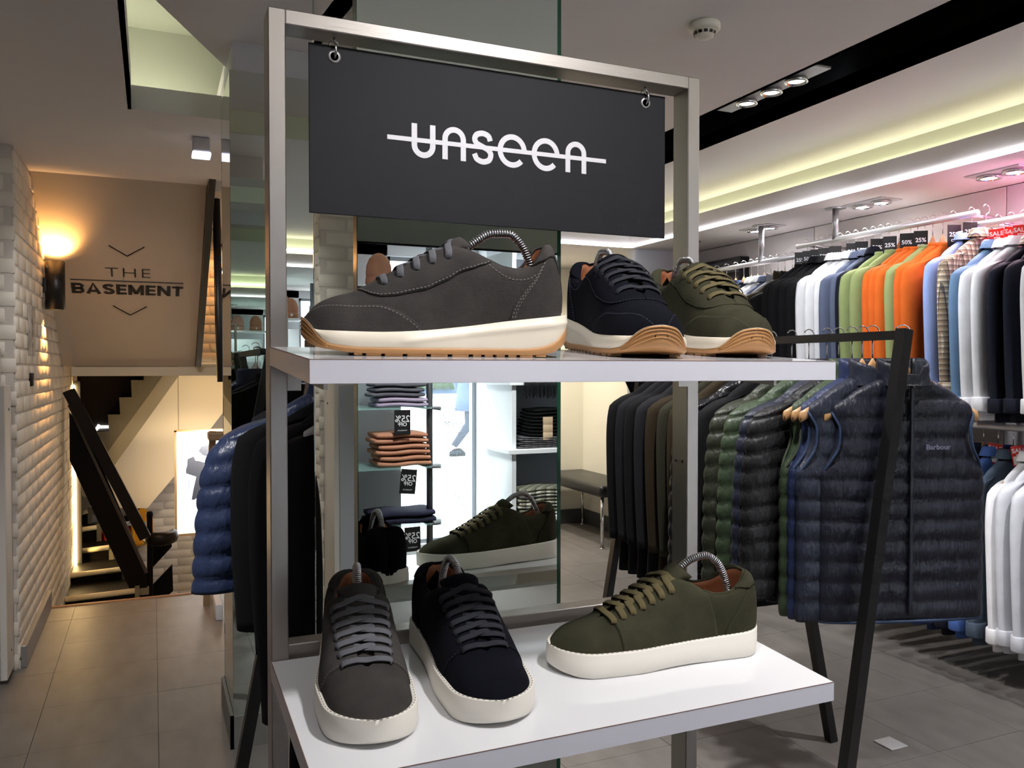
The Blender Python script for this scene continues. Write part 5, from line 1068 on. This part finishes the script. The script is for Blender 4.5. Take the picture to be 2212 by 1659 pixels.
# ------------------------------------------------------------------ shop front behind the camera (seen in the mirrors)
WF = mat('white_joinery', (226, 228, 232), 0.5)
wf = struct(mk('wall_front', *cat(bx(-1.8, 1.52, -3.55, -3.40, 0, 2.3), bx(3.60, 3.88, -3.55, -3.40, 0, 2.3), bx(-1.8, 3.88, -3.55, -3.40, 2.14, 2.3), bx(-1.8, 3.88, -3.55, -3.40, -0.2, 0.08), bx(2.20, 2.335, -3.50, -3.22, 0, 2.25)), WF, None, False), 'white shop front around the display window')
PANE = mat('window_glass', (235, 242, 245), 0.02, alpha=0.10)
for i, (a, b) in enumerate(((1.52, 2.20), (2.335, 3.60))):
    w_ = struct(mk(f'window_{i + 1}', *cat(bx(a, a + 0.03, -3.50, -3.44, 0.08, 2.14), bx(b - 0.03, b, -3.50, -3.44, 0.08, 2.14), bx(a, b, -3.50, -3.44, 2.11, 2.14), bx(a, b, -3.50, -3.44, 0.08, 0.11)), mat('window_frame', (150, 152, 156), 0.4, 0.5), None, False))
    mk('pane', *bx(a + 0.03, b - 0.03, -3.474, -3.468, 0.11, 2.11), PANE, w_, False)
    if i == 0:
        VIN = mat('frosted_lettering', (96, 102, 112), 0.6)
        for body_, sz, x, z in (('Norse', 0.05, 1.92, 1.14), ('Storm', 0.05, 2.0, 1.045), ('Wood', 0.05, 2.0, 0.99), ('Minus', 0.065, 2.04, 0.935), ('adidas by Raf Simons', 0.045, 1.93, 0.865), ('Boys', 0.05, 2.05, 0.73), ('Noah', 0.05, 2.1, 0.40), ('Oliver', 0.05, 2.1, 0.33)):
            text('lettering', body_, sz, frame((x, -3.476, z), (1, 0, 0), (0, 0, 1)), VIN, w_, 0.0006)
PVM = mat('paving', (206, 206, 204), 0.9, var=0.06, vscale=3)
struct(mk('pavement', *bx(-30, 40, -60, -3.6, -0.3, -0.06), PVM, None, False), 'bright street outside the shop window')
fac = thing('shop_facade', 'blue framed shop front across the street seen in the mirror', 'building', (12, -30, 0))
mk('wall', *bx(-20, 40, -31, -30, -0.1, 9), mat('pale_render', (212, 216, 222), 0.9), fac, False)
BLUF = mat('blue_frame', (58, 76, 104), 0.6)
for k in range(6):
    x = 6.2 + k * 3.0; wfr = mk('window', *cat(bx(x, x + 0.25, -30, -29.9, 0.3, 4), bx(x + 2.2, x + 2.45, -30, -29.9, 0.3, 4), bx(x, x + 2.45, -30, -29.9, 3.7, 4), bx(x, x + 2.45, -30, -29.8, 0.3, 0.55)), BLUF, fac, False)
    mk('pane', *bx(x + 0.25, x + 2.2, -29.98, -29.95, 0.55, 3.7), mat('pale_pane', (216, 226, 226), 0.2), wfr, False)
    hd = mk('planter_hedge', *cat(*[lathe([(0, -0.2), (0.22, -0.1), (0.28, 0.1), (0.15, 0.3), (0, 0.34)], 8, (x + 0.4 + j * 0.32, -29.6, 0.65)) for j in range(6)]), mat('hedge_green', (44, 58, 34), 0.9, var=0.3, vscale=6), fac)
# passer-by outside
ps = thing('person', 'person in a pale blue padded coat and jeans walking outside the window', 'person', (4.70, -10.26, -0.06))
pm = bpy.data.meshes.new('body'); PX, PY, PZ = 4.70, -10.26, -0.06
jt = {'pel': (0, 0, 0.95, .13), 'sp': (0, 0, 1.18, .13), 'ch': (0, 0, 1.38, .15), 'nk': (0, 0, 1.50, .055), 'hd': (0.01, 0, 1.62, .085), 'ht': (0.0, 0, 1.72, .06),
      'hl': (0, -.09, .90, .09), 'kl': (0.16, -.10, .50, .058), 'al': (0.10, -.10, .09, .04), 'tl': (0.28, -.10, .04, .035), 'hr': (0, .09, .90, .09), 'kr': (-0.04, .10, .50, .058), 'ar': (-0.30, .10, .16, .04), 'tr': (-0.16, .10, .05, .035),
      'sl': (0, -.19, 1.42, .065), 'el': (-0.12, -.24, 1.16, .045), 'wl': (-0.04, -.25, .93, .032), 'fl': (0.0, -.25, .83, .028), 'sr': (0, .19, 1.42, .065), 'er': (-0.02, .24, 1.15, .045), 'wr': (0.16, .24, .98, .032), 'fr': (0.23, .24, .90, .028)}
keys = list(jt); ed = [('pel', 'sp'), ('sp', 'ch'), ('ch', 'nk'), ('nk', 'hd'), ('hd', 'ht'), ('pel', 'hl'), ('hl', 'kl'), ('kl', 'al'), ('al', 'tl'), ('pel', 'hr'), ('hr', 'kr'), ('kr', 'ar'), ('ar', 'tr'), ('ch', 'sl'), ('sl', 'el'), ('el', 'wl'), ('wl', 'fl'), ('ch', 'sr'), ('sr', 'er'), ('er', 'wr'), ('wr', 'fr')]
pm.from_pydata([(PX + jt[k][0], PY + jt[k][1], PZ + jt[k][2]) for k in keys], [(keys.index(a), keys.index(b)) for a, b in ed], [])
pb = bpy.data.objects.new('body', pm); COL.objects.link(pb); pb.parent = ps; pb.matrix_parent_inverse = Matrix.Translation(-LOC[ps])
pm.materials.append(mat('skin', (206, 160, 136), 0.6))
md = pb.modifiers.new('skin', 'SKIN'); md.use_smooth_shade = True; pb.modifiers.new('sub', 'SUBSURF').levels = 1
lay_ = pm.skin_vertices[0] if pm.skin_vertices else None
if lay_:
    for i, k in enumerate(keys): lay_.data[i].radius = (jt[k][3], jt[k][3]); lay_.data[i].use_root = (k == 'pel')
def limb(*ks, g=1.35): return tube([(PX + jt[k][0], PY + jt[k][1], PZ + jt[k][2]) for k in ks], [jt[k][3] * g for k in ks], 12)
PCO = mat('coat_blue', (58, 72, 96), 0.7)
mk('coat', *cat(loft([ell(PX, PY, PZ + z, a, b, 20, 0.9) for z, a, b in ((1.52, 0.08, 0.09), (1.46, 0.13, 0.20), (1.35, 0.17, 0.23), (1.15, 0.18, 0.22), (0.95, 0.20, 0.24), (0.72, 0.23, 0.26))]), limb('sl', 'el', 'wl', g=1.6), limb('sr', 'er', 'wr', g=1.6)), PCO, ps)
mk('trousers', *cat(limb('hl', 'kl', 'al', g=1.3), limb('hr', 'kr', 'ar', g=1.3)), mat('jeans', (30, 35, 50), 0.8), ps)
for s, k in ((-1, 'tl'), (1, 'tr')): mk('shoe', *loft([ell(PX + jt[k][0] - 0.08, PY + jt[k][1], PZ + jt[k][2] + z, a, b, 16) for z, a, b in ((-0.045, 0.14, 0.048), (0.0, 0.14, 0.05), (0.04, 0.10, 0.045), (0.08, 0.05, 0.04))]), BLKC, ps)
mk('hair', *lathe([(0.0, 0.105), (0.06, 0.095), (0.098, 0.05), (0.102, 0.0), (0.085, -0.05)], 18, (PX - 0.015, PY, PZ + 1.665)), mat('hair_brown', (58, 42, 32), 0.7), ps)

# glass shelves with folded knitwear
gs = thing('glass_shelf_unit', 'glass shelves on a steel pole with folded knitwear, seen in the mirror', 'shelf unit', (1.2, -2.35, 0))
mk('pole', *tube([(1.475, -2.30, 0), (1.475, -2.30, 2.2)], 0.019, 14), mat('pole_grey', (120, 124, 128), 0.35, 0.9), gs)
mk('pole', *tube([(0.62, -2.36, 0), (0.62, -2.36, 2.2)], 0.019, 14), mat('pole_grey', (120, 124, 128), 0.35, 0.9), gs)
mk('back_panel', *bx(0.55, 1.40, -2.66, -2.64, 0.10, 1.75), mat('grey_back', (150, 152, 158), 0.6), gs, False)
GLS = mat('shelf_glass', (150, 190, 185), 0.05, alpha=0.55); SHZ = (1.47, 1.125, 0.785, 0.455)
for z in SHZ:
    s_ = mk('glass_shelf', *bx(0.56, 1.47, -2.58, -2.24, z - 0.010, z), GLS, gs, False)
    mk('end_cap', *loft([[(1.455 + (0.115 if abs(t) < 0.9 else 0.0) * math.sqrt(max(0, 1 - t * t)), -2.41 + 0.17 * t, z - zz * (1 - 0.6 * t * t)) for t in np.linspace(-1, 1, 15)] + [(1.45, -2.24, z - zz * 0.4), (1.45, -2.58, z - zz * 0.4)] for zz in (0.002, 0.030)]), mat('end_grey', (96, 100, 104), 0.4), s_)
def folded(name, label, x0, x1, y0, y1, z, h, m, group, fold_m=None, cat_='sweater', part='sweater'):
    """folded garment: two rounded layers with the fold towards +y"""
    r = thing(name, label, cat_, ((x0 + x1) / 2, (y0 + y1) / 2, z), group)
    rr = random.Random(int(z * 1000) + int(x0 * 100))
    for L_ in range(2):
        zz = z + h * L_ / 2; hh = h / 2 * 1.02; rings = []
        for x in np.linspace(x0 + 0.012 * L_, x1 - 0.004 * L_, 12):
            e = 1.0 if x0 + 0.02 < x < x1 - 0.02 else 0.82
            rings.append([(x, (y0 + y1) / 2 + ((y1 - y0) / 2 + 0.004 * math.sin(x * 40 + L_)) * math.copysign(abs(math.cos(a)) ** 0.5, math.cos(a)) * (0.97 + 0.03 * e), zz + hh / 2 + hh / 2 * e * math.copysign(abs(math.sin(a)) ** 0.6, math.sin(a)) + 0.003 * math.sin(x * 23 + z * 9)) for a in np.linspace(0, 2 * PI, 18, endpoint=False)])
        mk('layer', *loft(rings), m, r)
    return r
KG, KL, KT, KB = cloth('knit_grey', (92, 90, 98)), cloth('knit_lilac', (160, 146, 168)), cloth('knit_tan', (186, 132, 106)), cloth('knit_navy', (40, 40, 58))
gk = 'folded knitwear on the glass shelves'
folded('folded_sweater', 'lilac grey folded polo at the bottom of the top glass shelf pile', 1.16, 1.455, -2.50, -2.26, 1.126, 0.055, KL, gk)
folded('folded_sweater', 'charcoal folded sweater above the lilac polo', 1.14, 1.44, -2.50, -2.27, 1.183, 0.055, KG, gk)
folded('folded_sweater', 'charcoal folded sweater at the top of the upper pile', 1.15, 1.45, -2.50, -2.27, 1.240, 0.055, KG, gk)
for i, z in enumerate((0.786, 0.852, 0.918)): folded('folded_sweater', f'tan folded sweater, {("bottom", "middle", "top")[i]} of the pile on the glass shelf', 1.165 - 0.01 * i, 1.475 - 0.01 * i, -2.50, -2.26, z, 0.063, KT, gk)
folded('folded_scarf', 'crumpled navy garment lying on the lowest glass shelf', 1.12, 1.50, -2.50, -2.25, 0.456, 0.075, KB, gk, None, 'scarf')
for i, (x, z, t) in enumerate(((1.293, 1.113, 0.0), (1.333, 0.775, -0.1), (1.35, 0.445, 0.02))):
    r = bpy.data.objects.new('discount_tag', None); COL.objects.link(r); r.location = (x, -2.232, z); r.rotation_euler = (0, t, PI); tag(r, f'black 25 percent off tag hanging from the {("top", "middle", "lowest")[i]} glass shelf in the mirror', 'price tag', 'discount tags on the glass shelves')
    mk('card', *rbx(-0.047, 0.047, -0.001, 0.001, -0.14, 0, 0.0004, 1), BLKCARD, r, False, False)
    for b_, sz, zz, bo in (('25%', 0.052, -0.052, 0.0004), ('OFF', 0.030, -0.083, 0.0005), ('THURSDAYS', 0.010, -0.117, 0.0)): text('lettering', b_, sz, Matrix.Translation((0, -0.0015, zz)) @ Matrix.Rotation(PI / 2, 4, 'X'), TEXTW, r, 0.0002, 1.0, bo)
# white shelving with dark knitwear and tartan scarves
wu = thing('white_shelving', 'white open shelving with black knitwear and tartan scarves, seen in the mirror', 'shelf unit', (2.35, -2.62, 0))
for x in (2.085, 2.84): mk('upright', *rbx(x, x + 0.03, -2.95, -2.50, 0, 2.1, 0.003), WF, wu, False)
for z in (0.40, 0.835, 1.27, 1.85): mk('shelf', *rbx(2.05, 2.88, -2.96, -2.46, z - 0.03, z, 0.003), WF, wu, False)
mk('back_panel', *bx(2.12, 2.84, -2.96, -2.945, 0.1, 2.1), mat('grey_back2', (126, 134, 146), 0.6), wu, False)
gw = 'folded items on the white shelving'; CHK = check_mat('grey_check', (112, 110, 114), (84, 82, 86), (60, 60, 64), 0.05); TAR = check_mat('tartan', (208, 204, 190), (96, 98, 70), (52, 56, 62), 0.07)
for i in range(3): folded('folded_shirt', f'grey checked folded shirt, {("bottom", "middle", "top")[i]} of the pile on the white shelf', 2.13 + 0.005 * i, 2.43, -2.72, -2.49, 0.836 + i * 0.024, 0.023, CHK, gw, cat_='shirt')
for i in range(4):
    folded('folded_sweater', f'black folded sweater, {ORD[i + 1]} from the bottom of the pile on the white shelf', 2.20 + 0.012 * i, 2.50, -2.72, -2.50, 0.909 + i * 0.045, 0.044, BLKC, gw)
    if i < 3: cdt = mk('paper_tag', *rbx(2.30, 2.37, -2.497, -2.494, 0.885 + i * 0.05, 0.935 + i * 0.05, 0.001, 1), mat('kraft_tag', (206, 180, 148), 0.7)); tag(cdt, f'kraft paper tag on the black sweaters, {ORD[i + 1]} from the bottom', 'tag', 'kraft tags on the black sweaters')
for i in range(4): folded('folded_scarf', f'olive tartan folded scarf, {ORD[i + 1]} from the bottom of the lower white shelf', 2.13, 2.48, -2.72, -2.49, 0.401 + i * 0.045, 0.044, TAR, gw, cat_='scarf')
fs = thing('fringed_scarf', 'dark fringed scarf hanging over the upper white shelf edge', 'scarf', (2.27, -2.5, 1.27)); 
mk('layer', *rbx(2.14, 2.42, -2.74, -2.455, 1.271, 1.31, 0.012), CHAR, fs); 
mk('fringe', *cat(*[tube([(2.15 + 0.009 * k, -2.452, 1.285), (2.15 + 0.009 * k, -2.448, 1.25), (2.15 + 0.009 * k + 0.004 * math.sin(k * 2.3), -2.448, 1.25 - 0.07 - 0.03 * ((k * 7) % 5) / 5)], 0.0035, 5) for k in range(30)]), CHAR, fs)['kind'] = 'stuff'
# beanies on a high shelf in the window
hs = thing('hat_shelf', 'white hat shelf high in the shop window, seen in the mirror', 'shelf', (1.5, -3.1, 1.88)); mk('board', *rbx(1.0, 2.1, -3.25, -2.95, 1.86, 1.885, 0.003), WF, hs, False)
mk('support', *cat(tube([(1.05, -3.2, 1.88), (1.05, -3.2, 2.215)], 0.006, 8), tube([(2.05, -3.2, 1.88), (2.05, -3.2, 2.215)], 0.006, 8)), CHROME, hs)
for (x, y, nm, c) in ((1.382, -3.10, 'tan', (176, 130, 104)), (1.66, -3.03, 'maroon', (74, 28, 34)), (1.13, -3.12, 'dusty pink', (196, 150, 136)), (1.92, -3.05, 'charcoal', (60, 58, 62))):
    bn_ = thing('beanie', f'{nm} knitted beanie on the hat shelf seen in the mirror', 'beanie', (x, y, 1.885), 'beanies on the hat shelf'); kc = cloth('knit_' + nm.replace(' ', '_'), c)
    mk('crown', *lathe([(0.080, 0.05), (0.086, 0.09), (0.082, 0.14), (0.062, 0.19), (0.03, 0.22), (0.0, 0.228)], 24, (x, y, 1.885)), kc, bn_); mk('cuff', *lathe([(0.078, 0.0), (0.086, 0.004), (0.089, 0.035), (0.086, 0.066), (0.078, 0.068)], 24, (x, y, 1.885)), kc, bn_)
    mk('label_patch', *rbx(x - 0.011, x + 0.011, y + 0.0875, y + 0.0905, 1.91, 1.935, 0.0006, 1), TEXTW, bn_, False)
